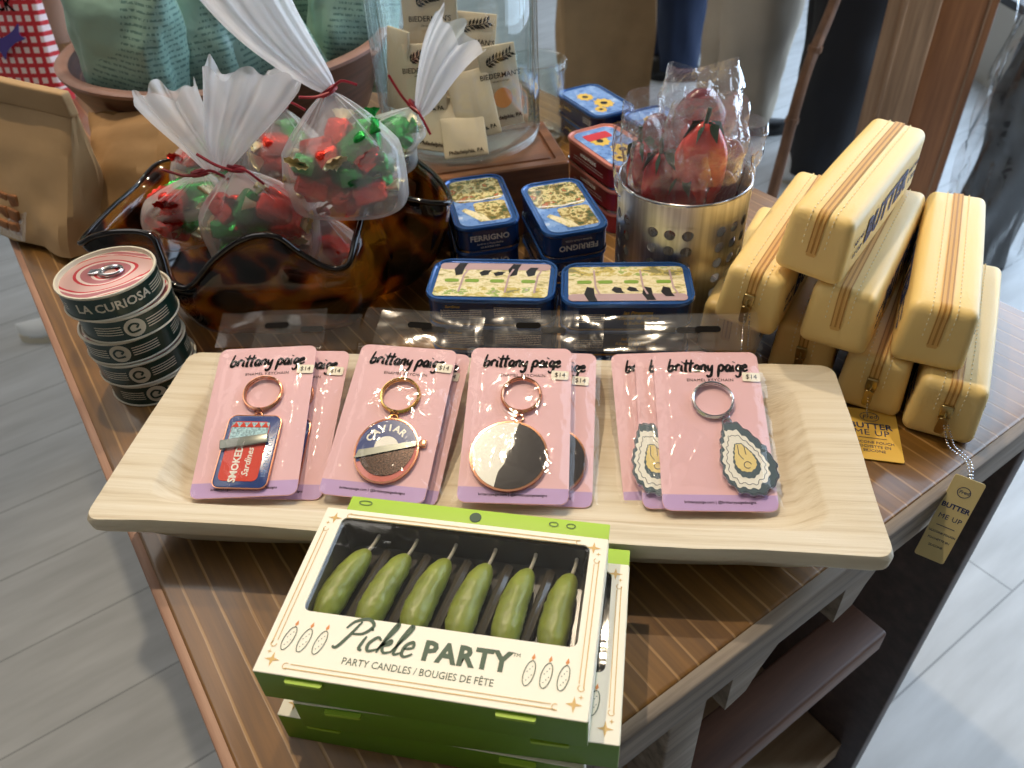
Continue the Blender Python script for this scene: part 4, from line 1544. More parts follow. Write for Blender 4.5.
# ------------------------------------------------------------------ steel cup with candies
cup = thing('steel_utensil_cup', 'brushed steel cup with round holes holding wrapped red candies', 'cup', (.159, .617, 0), -8)
R, H = .0565, .127
hr = .0048
hz = [.040, .055, .070, .085, .100]
cols = sorted(((a + b) % 360) for a in range(-119, 241, 60) for b in (0, 15, 30))
cw, chh = 7.3, .0073
av = []
for c in cols:
    av += [(c - cw, None), (c + cw, c)]
av = sorted(av)
cells = []          # (start angle, end angle, hole centre or None)
for i in range(len(cols)):
    c, nx = cols[i], cols[(i + 1) % len(cols)] + (360 if i + 1 == len(cols) else 0)
    cells.append((c - cw, c + cw, c))
    g0, g1 = c + cw, nx - cw
    n = max(1, round((g1 - g0) / 6))
    for k in range(n):
        cells.append((g0 + (g1 - g0) * k / n, g0 + (g1 - g0) * (k + 1) / n, None))
zv = [0.002, hz[0] - chh]
for z in hz:
    zv += [z + chh] if abs(zv[-1] - (z - chh)) < .0008 else [z - chh, z + chh]
zv += [H - .004, H]
mb = MB()


def cupwall(rad_):
    def wp(a, z):
        return V((rad_ * cos(rad(a)), rad_ * sin(rad(a)), z))
    for a, b, c in cells:
        for j in range(len(zv) - 1):
            z0, z1 = zv[j], zv[j + 1]
            hz_ = [z for z in hz if z0 < z < z1] if c is not None else []
            if not hz_:
                mb.add([wp(a, z0), wp(b, z0), wp(b, z1), wp(a, z1)], [(0, 1, 2, 3)])
                continue
            z = hz_[0]
            outer, inner = [], []
            n = 16
            for k in range(n):
                t = 2 * pi * (k + .5) / n
                dx, dy = cos(t), sin(t)
                m_ = max(abs(dx), abs(dy))
                outer.append(wp(c + (b - a) / 2 * dx / m_, z + ((z1 - z) if dy > 0 else (z - z0)) * dy / m_))
                inner.append(wp(c + math.degrees(hr / R) * dx, z + hr * dy))
            mb.add(outer + inner, [(k, (k + 1) % n, n + (k + 1) % n, n + k) for k in range(n)])
            cn = [wp(a, z0), wp(b, z0), wp(b, z1), wp(a, z1)]
            mb.add([cn[2], outer[1], outer[2], cn[3], outer[5], outer[6], cn[0], outer[9], outer[10], cn[1], outer[13], outer[14]], [(0, 2, 1), (3, 5, 4), (6, 8, 7), (9, 11, 10)])


cupwall(R)
cupwall(R - .0009)
co = mb.build('cup_wall', 'steel', cup, sharp=None)
co.data.normals_split_custom_set_from_vertices([(v.co.x / math.hypot(v.co.x, v.co.y), v.co.y / math.hypot(v.co.x, v.co.y), 0) for v in co.data.vertices])
MB().lathe([(R - .001, .001), (.001, .001)], 48, cap1=True).build('cup_base', 'steel', cup)
MB().tube(ring_path(R - .0006, 72, T(0, 0, H)), .0012, 8, True).build('rolled_rim', 'silver', cup)


def lolly(label, base, lean, kind, L=.075, wd=.021, SL=.085):
    """flat fruit-shaped candy on a stick in a crinkled cellophane bag; lean = (dx, dy) over its height"""
    root = thing('wrapped_candy', label, 'candy', base, 0, 'wrapped red candies in the steel cup')
    d = V((lean[0], lean[1], 1)).normalized()
    root.rotation_euler = d.to_track_quat('Z', 'Y').to_euler()
    root.rotation_euler = (Matrix.Rotation(0, 4, 'Z') @ V((0, 0, 1)).rotation_difference(d).to_matrix().to_4x4() @ Matrix.Rotation(rad(lean[2]), 4, 'Z')).to_euler()
    MB().tube([(0, 0, 0), (0, 0, SL)], .0022, 8).build('stick', 'stick', root)
    mat = {'red': 'crimson', 'coral': 'coral', 'plum': 'plumred'}[kind]

    def prof(t):
        return wd * (sin(pi * min(1, (t * .92 + .05))) ** .6) * (.72 + .35 * t)
    rings = []
    for j in range(17):
        t = j / 16
        r = max(.001, prof(t))
        rings.append([V((r * cos(a), r * .55 * sin(a), SL - .006 + t * L)) * 1 + V((.0012 * noise.noise(V((a * 2, t * 6, base[0] * 40))), 0, 0)) for a in [2 * pi * i / 18 for i in range(18)]])
    MB().loft(rings).build('candy_body', mat, root, sharp=None)
    mb = MB()
    top = SL + L - .012
    for k in range(6):
        a = 2 * pi * k / 6
        p = [V((.003 * cos(a), .002 * sin(a), top + .008)), V((.013 * cos(a + .3), .008 * sin(a + .3), top + .006)), V((.017 * cos(a), .012 * sin(a), top - .006)), V((.010 * cos(a - .25), .008 * sin(a - .25), top + .002))]
        mb.add(p, [(0, 1, 2, 3)])
        mb.add([q + V((0, 0, -.0012)) for q in p], [(3, 2, 1, 0)])
    mb.tube([(0, 0, top + .004), (.002, .001, top + .018)], .0018, 6)
    if kind != 'plum':
        mb.build('leaf', 'dgreen', root)
    o = random.uniform(0, 50)

    def wrap(u, v):
        a = 2 * pi * u
        r = (wd * 1.22) * (.62 + .5 * min(1, v * 2.2)) * (1 if v < .75 else 1 - .12 * (v - .75) * 4)
        fl = .62 if v < .8 else .62 - (v - .8) * 2.1
        n = noise.noise(V((cos(a) * 2.2 + o, sin(a) * 2.2, v * 6))) * .0048 + .0016 * noise.noise(V((cos(a) * 8 + o, sin(a) * 8, v * 14)))
        return V(((r + n) * cos(a), (r * fl + n) * sin(a), SL - .03 + v * (L + .043) + .004 * sin(a * 2 + o)))
    MB().grid(wrap, 40, 26, True).build('cellophane_wrapper', 'cello', root, sharp=None)


lolly('tallest wrapped candy, dark red ball top, at the back of the steel cup', (.164, .618, .004), (.05, .14, 10), 'plum', .062, .0265, .132)
lolly('wrapped coral red strawberry candy with green leaf, front centre of the steel cup', (.161, .601, .012), (.03, -.03, 0), 'coral', .090, .0255)
lolly('wrapped dark red candy at the left edge of the steel cup', (.143, .616, .006), (-.15, .04, 30), 'red', .074, .020)
lolly('wrapped red candy with dark leaf, second from the left in the steel cup', (.148, .604, .004), (-.10, -.03, 10), 'red', .074, .020)
lolly('wrapped crimson candy between the strawberry candy and the left ones, front of the steel cup', (.153, .600, .003), (-.03, -.05, -15), 'red', .056, .018)
lolly('wrapped plum red candy behind the strawberry candy, left of the tall one', (.151, .626, .008), (-.09, .10, 0), 'plum', .086, .022)
lolly('small wrapped dark red candy right of the strawberry candy', (.174, .604, .002), (.11, -.02, -20), 'plum', .056, .017)
lolly('wrapped plum candy in crinkled film at the right edge of the steel cup', (.176, .620, .006), (.17, .07, -25), 'plum', .068, .019)

# ------------------------------------------------------------------ tortoiseshell bowl
RIM = [(-.361, .735, .09), (-.369, .681, .092), (-.371, .619, .095), (-.352, .614, .103), (-.328, .611, .107), (-.302, .605, .105), (-.293, .592, .09),
       (-.287, .578, .074), (-.270, .573, .071), (-.246, .583, .09), (-.217, .588, .105), (-.190, .584, .108), (-.173, .583, .092), (-.152, .579, .078), (-.134, .581, .078),
       (-.126, .606, .092), (-.1165, .637, .105), (-.089, .637, .108), (-.058, .630, .105), (-.045, .643, .10), (-.058, .695, .097), (-.080, .742, .094),
       (-.105, .775, .10), (-.15, .80, .105), (-.2, .785, .095), (-.25, .81, .105), (-.30, .78, .095), (-.342, .765, .10)]
bowl = thing('ruffled_glass_bowl', 'tortoiseshell brown glass bowl with wavy rim full of candy bags', 'bowl', (-.2, .665, 0))
BO = V((-.2, .665, 0))
rim = [p - BO for p in smooth_path(RIM, 7, True)]
NR = len(rim)
# base ring points matched by index so ruffles run down the wall
base = []
for i in range(NR):
    a = math.atan2(sum(rim[(i + k) % NR].y for k in range(-8, 9)), sum(rim[(i + k) % NR].x for k in range(-8, 9)))
    base.append(V((.06 * cos(a), .06 * sin(a), 0)))


def wallring(t, off=0.0):
    out = []
    for p, b in zip(rim, base):
        s = t ** .72
        h = t ** 1.45
        mid = (b + V((p.x, p.y, 0)).normalized() * .075 * s)
        q = mid.lerp(V((p.x, p.y, 0)), s ** 1.2) if t < 1 else V((p.x, p.y, 0))
        q = V((q.x, q.y, p.z * h + .002))
        out.append(q + V((-q.x, -q.y, 0)).normalized() * off + V((0, 0, off * .6)))
    return out


rings = [wallring(t) for t in [0, .06, .13, .2, .3, .4, .5, .6, .7, .8, .9, 1]]
ins = [wallring(t, .0045) for t in [1, .9, .8, .7, .6, .5, .4, .3, .2, .13, .06]]
MB().loft(rings + ins).build('bowl_body', 'tort', bowl, sharp=None)
MB().tube([p + V((0, 0, .004)) for p in rim], .0026, 8, True).build('rolled_lip', 'lip', bowl, sharp=None)


# ------------------------------------------------------------------ candy bags
def make_candy(kind):
    root = bpy.data.objects.new('foil_candy', None)
    root.empty_display_size = .01
    COL.objects.link(root)
    MB().rbox(.029, .021, .017, .005, fn=lambda p: p * (1 + .06 * noise.noise(p * 300)), sub=3).build('candy_wrapper', {'r': 'rfoil', 'g': 'gfoil'}[kind], root, sharp=20)
    for s in (-1, 1):
        mb = MB()

        def fan(u, v):
            a = 2 * pi * u
            r = .0025 + .009 * v
            return V((s * (.0138 + .011 * v), r * cos(a) * (1 + .1 * sin(9 * a)), r * .3 * sin(a) * (1 + .3 * sin(9 * a))))
        mb.grid(fan, 20, 4, True)
        mb.build('twisted_end', 'wfoil' if s > 0 else {'r': 'rfoil', 'g': 'gfoil'}[kind], root, sharp=None)
    return root


CANDY = {}


def candy_bag(label, where, c, half, zb, knot, fdir, flen, fwid, ncand, seed, rz=0, hang=True):
    """c = body centre xy, half = (half width, half depth), zb = bottom z, knot = tie point, fdir/flen/fwid = gathered top"""
    rnd = random.Random(seed)
    kx = V(knot)
    root = thing('candy_bag', label, 'candy bag', (c[0], c[1], zb), 0, 'clear candy bags in the glass bowl')
    O = V((c[0], c[1], zb))
    K = kx - O
    ca, sa = cos(rad(rz)), sin(rad(rz))

    def body(u, v):
        a = 2 * pi * u
        cx = abs(cos(a)) ** .55 * (1 if cos(a) >= 0 else -1)
        sy = abs(sin(a)) ** .7 * (1 if sin(a) >= 0 else -1)
        top = K.z
        if v < .08:
            w_ = .75 + .25 * (v / .08) ** .5
        elif v < .55:
            w_ = 1 + .04 * sin(pi * (v - .08) / .47)
        else:
            t = (v - .55) / .45
            w_ = (1 - t) ** .85 * (1 - .06) + .06
        pl = max(0, (v - .5) / .5)
        r = 1 + pl * .16 * sin(9 * a + seed) + .035 * noise.noise(V((cos(a) * 2 + seed, sin(a) * 2, v * 4)))
        x, y = half[0] * cx * w_ * r, half[1] * sy * w_ * r
        k = max(0, (v - .35) / .65) ** 1.2
        zz = top * v
        return V((x * ca - y * sa + K.x * k, x * sa + y * ca + K.y * k, zz))
    MB().grid(body, 60, 26, True).build('bag_body', 'frost', root, sharp=None)
    d = V(fdir).normalized()
    side = d.cross(V((0, -.75, .65)))
    side.normalize()
    th = d.cross(side)

    def frill(u, v):
        a = 2 * pi * u
        wv = .0055 + (fwid - .0055) * v ** .75
        tv = .005 + .016 * v ** .8
        ple = 1 + .24 * v ** .5 * sin(7 * a + seed * 1.7) + .1 * sin(13 * a + seed)
        jag = 1 + .07 * sin(3 * a + seed) + .05 * sin(7 * a)
        bend = side * (.012 * sin(v * 2.3 + seed)) + th * (.008 * v * v)
        return K + d * (flen * v * jag) + side * (cos(a) * wv) + th * (sin(a) * tv * ple + .004 * v * sin(5 * a + seed)) + bend
    MB().grid(frill, 90, 14, True).build('gathered_top', 'frill', root, sharp=None)
    mb = MB()
    Xr = Matrix.Translation(K) @ d.to_track_quat('Z', 'Y').to_matrix().to_4x4()
    mb.tube(ring_path(.0068, 20, Xr), .0018, 7, True)
    mb.tube(ring_path(.0066, 20, Xr @ T(0, 0, .002, 6)), .0014, 7, True)
    if hang:
        for s in (-1, 1):
            p = K - th * .0075 * (1 if th.y > 0 else -1)
            mb.tube(smooth_path([p, p + side * s * .012 + V((0, -.003, .004)), p + side * s * .026 + V((0, -.004, -.006 if s > 0 else .012))], 5), .0013, 5)
    mb.build('red_tie', 'ribbon', root)
    # candies, each one a thing of its own
    placed = []
    tries = 0
    hgt = K.z * .62
    while len(placed) < ncand and tries < 6000:
        tries += 1
        x, y, z = rnd.uniform(-1, 1) * (half[0] - .022), rnd.uniform(-1, 1) * (half[1] - .017), rnd.uniform(.014, hgt)
        q = V((x * ca - y * sa, x * sa + y * ca, z))
        if all((q - p).length > .0162 for p in placed):
            placed.append(q)
    for i, q in enumerate(placed):
        kd = 'r' if rnd.random() < .6 else 'g'
        if kd not in CANDY:
            CANDY[kd] = make_candy(kd)
            o = CANDY[kd]
        else:
            o = dup(CANDY[kd])
        k = max(0, ((q.z / K.z) - .35) / .65) ** 1.2
        o.location = O + q + V((K.x * k, K.y * k, 0))
        o.rotation_euler = (rnd.uniform(-.7, .7), rnd.uniform(-.7, .7), rnd.uniform(0, 6.28))
        nm = 'red' if kd == 'r' else 'green'
        tag(o, '%s foil candy in the %s' % (nm, where), 'candy', '%s candies in the %s' % (nm, where))
    return root


candy_bag('clear candy bag perched at the right of the glass bowl, white top standing tall', 'right bag in the glass bowl', (-.131, .632), (.050, .029), .108, (-.136, .655, .203), (-.42, .10, .9), .115, .036, 26, 3, rz=-5)
candy_bag('clear candy bag at the front of the glass bowl, wide white top fanning upright', 'front bag in the glass bowl', (-.217, .640), (.049, .030), .060, (-.2215, .630, .152), (.20, .28, .9), .078, .040, 24, 5, rz=4)
candy_bag('clear candy bag leaning left in the glass bowl, behind the front bag', 'left bag in the glass bowl', (-.300, .680), (.037, .028), .062, (-.256, .640, .146), (-.08, .16, .95), .068, .026, 16, 8, rz=18)
candy_bag('small low clear candy bag right below the perched bag in the glass bowl', 'low bag below the perched bag', (-.150, .632), (.026, .020), .034, (-.165, .655, .092), (-.3, .7, .5), .03, .016, 7, 12)
candy_bag('clear candy bag at the back right, its white top pointing right at the jar', 'back right bag in the glass bowl', (-.128, .742), (.048, .026), .092, (-.0755, .728, .158), (.70, .12, .70), .078, .028, 11, 15, rz=-8)
candy_bag('mostly hidden clear candy bag at the back left of the glass bowl', 'back left bag in the glass bowl', (-.285, .735), (.036, .024), .082, (-.262, .745, .155), (.1, .3, .9), .035, .018, 8, 19, rz=10)
candy_bag('clear candy bag at the back centre of the glass bowl, behind the tall tops', 'back centre bag in the glass bowl', (-.208, .735), (.034, .024), .088, (-.205, .748, .158), (-.1, .4, .85), .032, .018, 8, 23)

# ------------------------------------------------------------------ walnut block, jars
blk = thing('walnut_block', 'walnut wooden block under the big glass jar', 'block', (-.018, .803, 0), 10)
mb = MB()
BLW, BLD, BLH = .168, .112, .078
mb.rrloft([(BLW - .001, BLD - .001, .002, 0), (BLW, BLD, .0025, .001), (BLW, BLD, .0025, BLH - .0015), (BLW - .003, BLD - .003, .002, BLH), (BLW - .022, BLD - .022, .003, BLH), (BLW - .024, BLD - .024, .003, BLH - .003), (BLW - .03, BLD - .03, .003, BLH - .003), (BLW - .032, BLD - .032, .003, BLH)], n=3, X=T(0, 0, 0))
mb.build('block_body', 'walnut', blk)

JC = V((-.037, .845, BLH + .0008))
jar = thing('glass_jar', 'large clear glass jar of kraft paper packets on the walnut block', 'jar', JC)
JR = .0865
mb = MB()
mb.lathe([(.01, 0), (JR - .02, 0), (JR - .006, .004), (JR, .014), (JR, .19), (JR - .005, .21), (JR - .02, .228), (JR - .024, .24), (JR - .022, .252), (JR - .026, .252), (JR - .027, .24), (JR - .023, .226), (JR - .009, .208), (JR - .0042, .188), (JR - .0042, .018), (JR - .012, .008), (.01, .007)], 72, cap0=True, cap1=True)
mb.build('jar_body', 'glass', jar, sharp=None)
mb = MB()
for z in (.003, .0065, .010):
    mb.tube(ring_path(JR - .004 + z * .25, 60, T(0, 0, z)), .0014, 6, True)
mb.build('thick_base_ring', 'glass', jar, sharp=None)


def twig(mb, X, mt=0):
    st = smooth_path([(-.010, -.003, 0), (-.003, 0, 0), (.004, .001, 0), (.011, .004, 0)], 5)
    mb.ribbon([(q.x, q.y) for q in st], .0007, 0, X, mt)
    for k, (bx, by) in enumerate([(q.x, q.y) for q in st[::2]]):
        for s in (-1, 1):
            a = rad(25) + s * rad(48)
            L = .006
            tx, ty = bx + L * cos(a), by + L * sin(a)
            nx, ny = -sin(a) * .0011, cos(a) * .0011
            mb.poly([(bx, by), ((bx + tx) / 2 - nx, (by + ty) / 2 - ny), (tx, ty), ((bx + tx) / 2 + nx, (by + ty) / 2 + ny)], .0002, X, mt)


def packet(label, pos, wd, ht, face, tilt, spin, brand=True, phil=True, orange=False, group='kraft packets in the glass jar'):
    """face = heading of the printed side, degrees from -Y"""
    root = thing('paper_packet', label, 'packet', pos, 0, group)
    root.rotation_euler = (Matrix.Rotation(rad(face), 4, 'Z') @ Matrix.Rotation(rad(90 - tilt), 4, 'X') @ Matrix.Rotation(rad(spin), 4, 'Z')).to_euler()

    def pil(p):
        e = max(0, 1 - (2 * p.x / wd) ** 2) * max(0, 1 - (2 * p.y / ht) ** 2)
        return V((p.x, p.y, p.z + (1 if p.z > 0 else -1) * .0022 * e))
    MB().rbox(wd, ht, .003, .0013, seg=2, fn=pil, sub=8).build('paper_sleeve', 'paperc', root, sharp=None)
    mb = MB()
    X = T(0, 0, .0042)
    if brand:
        twig(mb, X @ T(0, ht * .33, -.0008, s=1.25))
        text(mb, "BIEDERMAN'S", .0072, X @ T(0, ht * .14, 0), bold=.00008)
        text(mb, 'SPECIALTY FOODS', .0022, X @ T(0, ht * .07, 0))
    if phil:
        text(mb, 'Philadelphia, PA', .0056, X @ T(0, -ht * .38, -.0010), bold=.00015)
    if orange:
        mb.poly([(.010 * cos(i * pi / 10), -.011 + .010 * sin(i * pi / 10)) for i in range(20)], 0, X, 1)
    mb.build('packet_print', ['ink', 'orange'], root)


def jp(x, y, z):
    return (JC.x + x, JC.y + y, JC.z + z)


packet("tall kraft packet at the left back of the jar, twig and BIEDERMAN'S on top", jp(-.022, -.006, .112), .056, .092, -6, 12, 0)
packet('kraft packet in the upper middle of the jar, tilted clockwise', jp(.018, -.010, .090), .046, .078, 6, 20, -10, True, True)
packet('kraft packet at the right of the jar with an orange disc', jp(.045, -.030, .062), .040, .080, 14, 12, 2, True, True, True)
packet('kraft packet at the left of the jar behind the white gathered top', jp(-.032, -.034, .074), .042, .070, -10, 14, 2)
packet('kraft packet lying low at the left of the jar, Philadelphia, PA at its foot', jp(-.020, -.050, .034), .046, .056, -8, 35, -8, False, True)
packet('kraft packet lowest at the front of the jar, Philadelphia, PA at its foot', jp(.004, -.062, .024), .046, .042, 0, 38, 4, False, True)
packet('kraft packet in the middle of the jar with Philadelphia, PA, turned anticlockwise', jp(.016, -.044, .050), .044, .066, 3, 24, 9, False, True)
packet('kraft packet edge-on against the left wall of the jar', jp(-.060, -.016, .080), .036, .080, -50, 10, 0, False, False)
sj = thing('small_glass_jar', 'small clear glass jar with a thick lip behind the big jar', 'jar', (.054, 1.005, 0))
MB().lathe([(.01, 0), (.034, 0), (.038, .006), (.038, .03), (.033, .036), (.036, .044), (.038, .09), (.041, .094), (.041, .102), (.037, .104), (.034, .1), (.034, .046), (.030, .036), (.034, .028), (.034, .008), (.01, .006)], 56, cap0=True, cap1=True).build('jar_body', 'glass', sj, sharp=None)

# ------------------------------------------------------------------ wooden bowl with green bags
wb = thing('striped_wooden_bowl', 'deep striped brown wooden bowl full of green snack bags', 'bowl', (-.330, 1.050, 0))
WR, WH = .205, .142
mb = MB()
mb.lathe([(.12, 0), (.135, .004), (.165, .05), (.185, .10), (WR - .001, WH - .006)], 80, cap0=True, mt=0)
mb.lathe([(WR - .001, WH - .006), (WR, WH - .002), (WR - .003, WH), (WR - .013, WH), (WR - .015, WH - .003)], 80, mt=1)
mb.lathe([(WR - .015, WH - .003), (.172, .10), (.15, .05), (.11, .014)], 80, cap1=True, mt=0)
mb.build('bowl_body', ['bowlwood', 'bowlrim'], wb, sharp=60)


def green_bag(label, loc, wd, ht, th, rz, tilt, lean, seed):
    root = thing('green_snack_bag', label, 'snack bag', loc, 0, 'green snack bags in the wooden bowl')
    root.rotation_euler = (Matrix.Rotation(rad(rz), 4, 'Z') @ Matrix.Rotation(rad(tilt), 4, 'X') @ Matrix.Rotation(rad(lean), 4, 'Y')).to_euler()

    def f(u, v):
        a = 2 * pi * u
        cx = abs(cos(a)) ** .6 * (1 if cos(a) >= 0 else -1)
        sy = abs(sin(a)) ** .8 * (1 if sin(a) >= 0 else -1)
        t = 2 * v - 1
        thk = th / 2 * max(.02, (1 - abs(t) ** 2.6)) ** .7
        w_ = wd / 2 * (1 - .10 * (1 - abs(t) ** 2))
        n = noise.noise(V((cos(a) * 1.6 + seed, sin(a) * 1.6, v * 3.2))) * .010 + noise.noise(V((cos(a) * 4 + seed, sin(a) * 4, v * 9))) * .003
        e = 1 - abs(t) ** 6
        return V((w_ * cx + n * e * cx, thk * sy + n * e * sy, v * ht))
    mb = MB().grid(f, 56, 36, True)
    mb.build('bag_body', 'gbag', root, sharp=None)
    mb = MB()
    mb.box(wd * .98, .002, .014, T(0, 0, ht - .002))
    mb.box(wd * .98, .002, .012, T(0, 0, .002))
    mb.rbox(.014, .003, ht * .8, .001, T(wd * .05, -th / 2 - .001, ht * .5), sub=4) if False else None
    mb.build('crimped_seam', 'gbagw', root)
    return root


green_bag('green bag at the left of the wooden bowl, its pleated base facing out', (-0.425, 0.959, 0.045), .135, .21, .075, -22, 4, 10, 1.2)
green_bag('green bag with columns of small print, second from left in the wooden bowl', (-0.338, 0.989, 0.045), .135, .25, .075, 6, 0, -4, 4.1)
green_bag('green bag leaning right behind the tall white gathered top', (-0.255, 1.014, 0.050), .13, .25, .07, 24, -4, -14, 7.7)
green_bag('green bag at the right of the wooden bowl, beside the glass jar', (-0.185, 1.064, 0.060), .125, .22, .075, 14, -2, 10, 9.3)
green_bag('green bag at the back right of the wooden bowl', (-0.265, 1.134, 0.050), .13, .25, .07, 0, -4, 2, 12.5)
green_bag('green bag at the back left of the wooden bowl', (-0.375, 1.114, 0.050), .13, .25, .07, -8, -6, -4, 15.5)

# ------------------------------------------------------------------ kraft bags and gingham pack at the left
kb = thing('kraft_snack_bag', 'brown kraft paper bag with a folded top at the table edge', 'paper bag', (-.516, .824, 0), -32)
kb.rotation_euler = (rad(-13), 0, rad(-32))
KW, KD, KH = .188, .075, .158


def kraft(u, v):
    a = 2 * pi * u
    cx = max(-1, min(1, 1.35 * cos(a)))
    sy = max(-1, min(1, 1.35 * sin(a)))
    th = KD / 2 * (1 - .93 * max(0, v - .12) / .88)
    w_ = KW / 2 * (.86 + .14 * v)
    n = (noise.noise(V((cos(a) * 2, sin(a) * 2, v * 4))) * .007 + noise.noise(V((cos(a) * 6, sin(a) * 6, v * 8))) * .004) * (1 - v * .9)
    return V(((w_ + n) * cx, th * sy + n * sy - .01 * v, v * KH))


mb = MB().grid(kraft, 48, 22, True)
mb.build('bag_body', 'kraft', kb, sharp=25)
MB().rbox(KW * 1.03, .012, .026, .003, T(0, -.014, KH + .001, 14), sub=3, fn=lambda p: p + V((0, .002 * noise.noise(p * 30), 0))).build('folded_top', 'kraft', kb)
a = MB()
a.grid(lambda u, v: V(((u - .5) * .075 - .028, -KD / 2 - .006 + .018 * v, .004 + v * .062)), 8, 6)
a.build('clear_window', 'cello', kb, sharp=None)
mb = MB()
for i in range(9):
    mb.rbox(.017, .004, .015, .0015, T(-.048 + (i % 3) * .019, -KD / 2 * (1 - .93 * max(0, (.014 + (i // 3) * .015) / KH - .12) / .88) - .002, .014 + (i // 3) * .015, 8, 12 * (i % 2) - 6, 0), sub=1)
mb.build('crackers', 'cracker', kb)

cb = thing('crumpled_kraft_bag', 'crumpled brown kraft bag leaning against the striped wooden bowl', 'paper bag', (-.402, .772, 0))
cb.rotation_euler = (rad(-38), rad(-6), rad(-14))


def crump(u, v):
    a = 2 * pi * u
    cx = abs(cos(a)) ** .7 * (1 if cos(a) >= 0 else -1)
    t = 2 * v - 1
    n = noise.noise(V((cos(a) * 1.6, sin(a) * 1.4 + 3, v * 3.5))) * .012 + noise.noise(V((cos(a) * 5, sin(a) * 4, v * 9))) * .004
    th = .026 * max(.05, 1 - abs(t) ** 3)
    return V(((.070 + n) * cx * (1 - .12 * v), (th + n) * sin(a), v * .155 + n * .5))


MB().grid(crump, 36, 26, True).build('bag_body', 'kraftd', cb, sharp=22)
gp = thing('gingham_pouch', 'red and white gingham snack pouch with a purple whale and SNACK lettering', 'snack pouch', (-.735, 1.28, 0))
gp.scale = (.80, .80, .80)
gp.rotation_euler = (rad(-8), 0, rad(-14))


def ging(u, v):
    a = 2 * pi * u
    th = .03 * max(.03, 1 - v ** 2) ** .6
    cx = max(-1, min(1, 1.2 * cos(a)))
    return V((.085 * cx * (1 - .06 * sin(pi * v)), th * sin(a), v * .22))


MB().grid(ging, 40, 20, True).build('pouch_body', 'ging', gp, sharp=None)
mb = MB()
Xg = T(.0, -.0325, .14, 90)
wh = smooth_path([(-.05, .004, 0), (-.03, .012, 0), (0, .008, 0), (.03, .02, 0), (.05, .034, 0), (.045, .015, 0), (.055, .008, 0), (.03, .0, 0), (.005, -.016, 0), (-.005, -.03, 0), (-.012, -.014, 0), (-.035, -.01, 0)], 4, True)
mb.prism([(q.x, q.y) for q in wh], 0, .0008, Xg @ T(0, -.03, .0))
mb.build('whale_print', 'whale', gp)
mb = MB()
text(mb, 'SNACK', .030, Xg @ T(-.005, .034, -.008), bold=.001)
mb.build('lettering', 'ink', gp)

# tags on the two bottom-row pouches
def frame(o, xv, yv):
    x = V(xv).normalized()
    y = (V(yv) - x * V(yv).dot(x)).normalized()
    z = x.cross(y)
    m_ = Matrix.Identity(4)
    for i in range(3):
        m_[i][0], m_[i][1], m_[i][2], m_[i][3] = x[i], y[i], z[i], o[i]
    return m_


bpy.context.view_layer.update()
# tag of the right pouch hangs over the front edge of the table
e0 = V((.3180, .3600, .010))
ht_ = hang_tag(p_g, 'hang_tag', frame(e0, (.84, -.50, -.12), (.027, .016, .058)), .0205, .068, 'tag', .88)
gs = V((.3175, .410, 0)) + V((-.003, -.008, .022))
bead_chain(p_g, [local(p_g, q) for q in (gs, gs + V((.004, -.004, -.012)), V((.319, .392, .008)), V((.320, .374, .013)), e0 + V((0, -.001, -.003)))])
bead_chain(p_g, [local(p_g, q) for q in (gs + V((.003, 0, 0)), gs + V((.008, -.004, -.012)), V((.323, .393, .008)), V((.323, .373, .013)), e0 + V((.001, -.001, -.003)))])
# tag of the second pouch lies on the table
Xt = frame((.2805, .4455, .0012), (.036, -.010, 0), (.012, .05, 0))
tg2 = hang_tag(p_f, 'hang_tag', Xt, .0400, .0560, 'tagy', 1.45)
tg2['label'] = 'golden yellow tag'
fs = V((.2765, .445, 0)) + V((-.003, -.006, .020))
bead_chain(p_f, [local(p_f, q) for q in (fs, fs + V((0, -.004, -.01)), V((.2765, .437, .003)))])
bs = V((.184, .492, .0545)) + V((-.001, -.006, .018))
bead_chain(p_b, [local(p_b, q) for q in (bs, bs + V((.001, -.003, -.03)), bs + V((.004, -.003, -.055)))])
bead_chain(p_b, [local(p_b, q) for q in (bs + V((.004, 0, 0)), bs + V((.006, -.003, -.03)), bs + V((.010, -.003, -.055)))])

# ------------------------------------------------------------------ people behind the table
def shoe(parent, X, upper, sole):
    mb = MB()

    def sh(u, v):
        a = 2 * pi * u
        y = -.19 + v * .28
        w_ = .045 * (1 - .35 * max(0, -(y + .08)) / .11) * max(.05, 1 - max(0, (-.13 - y) / .062) ** 2) ** .5
        h = .035 + .05 * max(0, min(1, (y + .12) / .16))
        if v > .97:
            w_ *= .6
        z = h * max(0, sin(a)) if sin(a) > 0 else 0
        return V((w_ * cos(a), y, z + .02))
    mb.grid(sh, 24, 18, True, 0, X)
    o = mb.build('shoe', upper, parent, sharp=None)
    out = []
    for i in range(28):
        a = 2 * pi * i / 28
        out.append((.047 * cos(a) * (1 if sin(a) > 0 else .95), -.05 + .145 * sin(a)))
    MB().prism(out, 0, .024, X).build('sole', sole, o)
    mb = MB()
    for k in range(4):
        mb.tube(smooth_path([(-.022, -.10 + k * .022, .062 + k * .010), (0, -.105 + k * .022, .072 + k * .012), (.022, -.10 + k * .022, .062 + k * .010)], 3), .003, 5, X=X)
    mb.build('laces', 'blacks' if upper == 'whites' else upper, o)


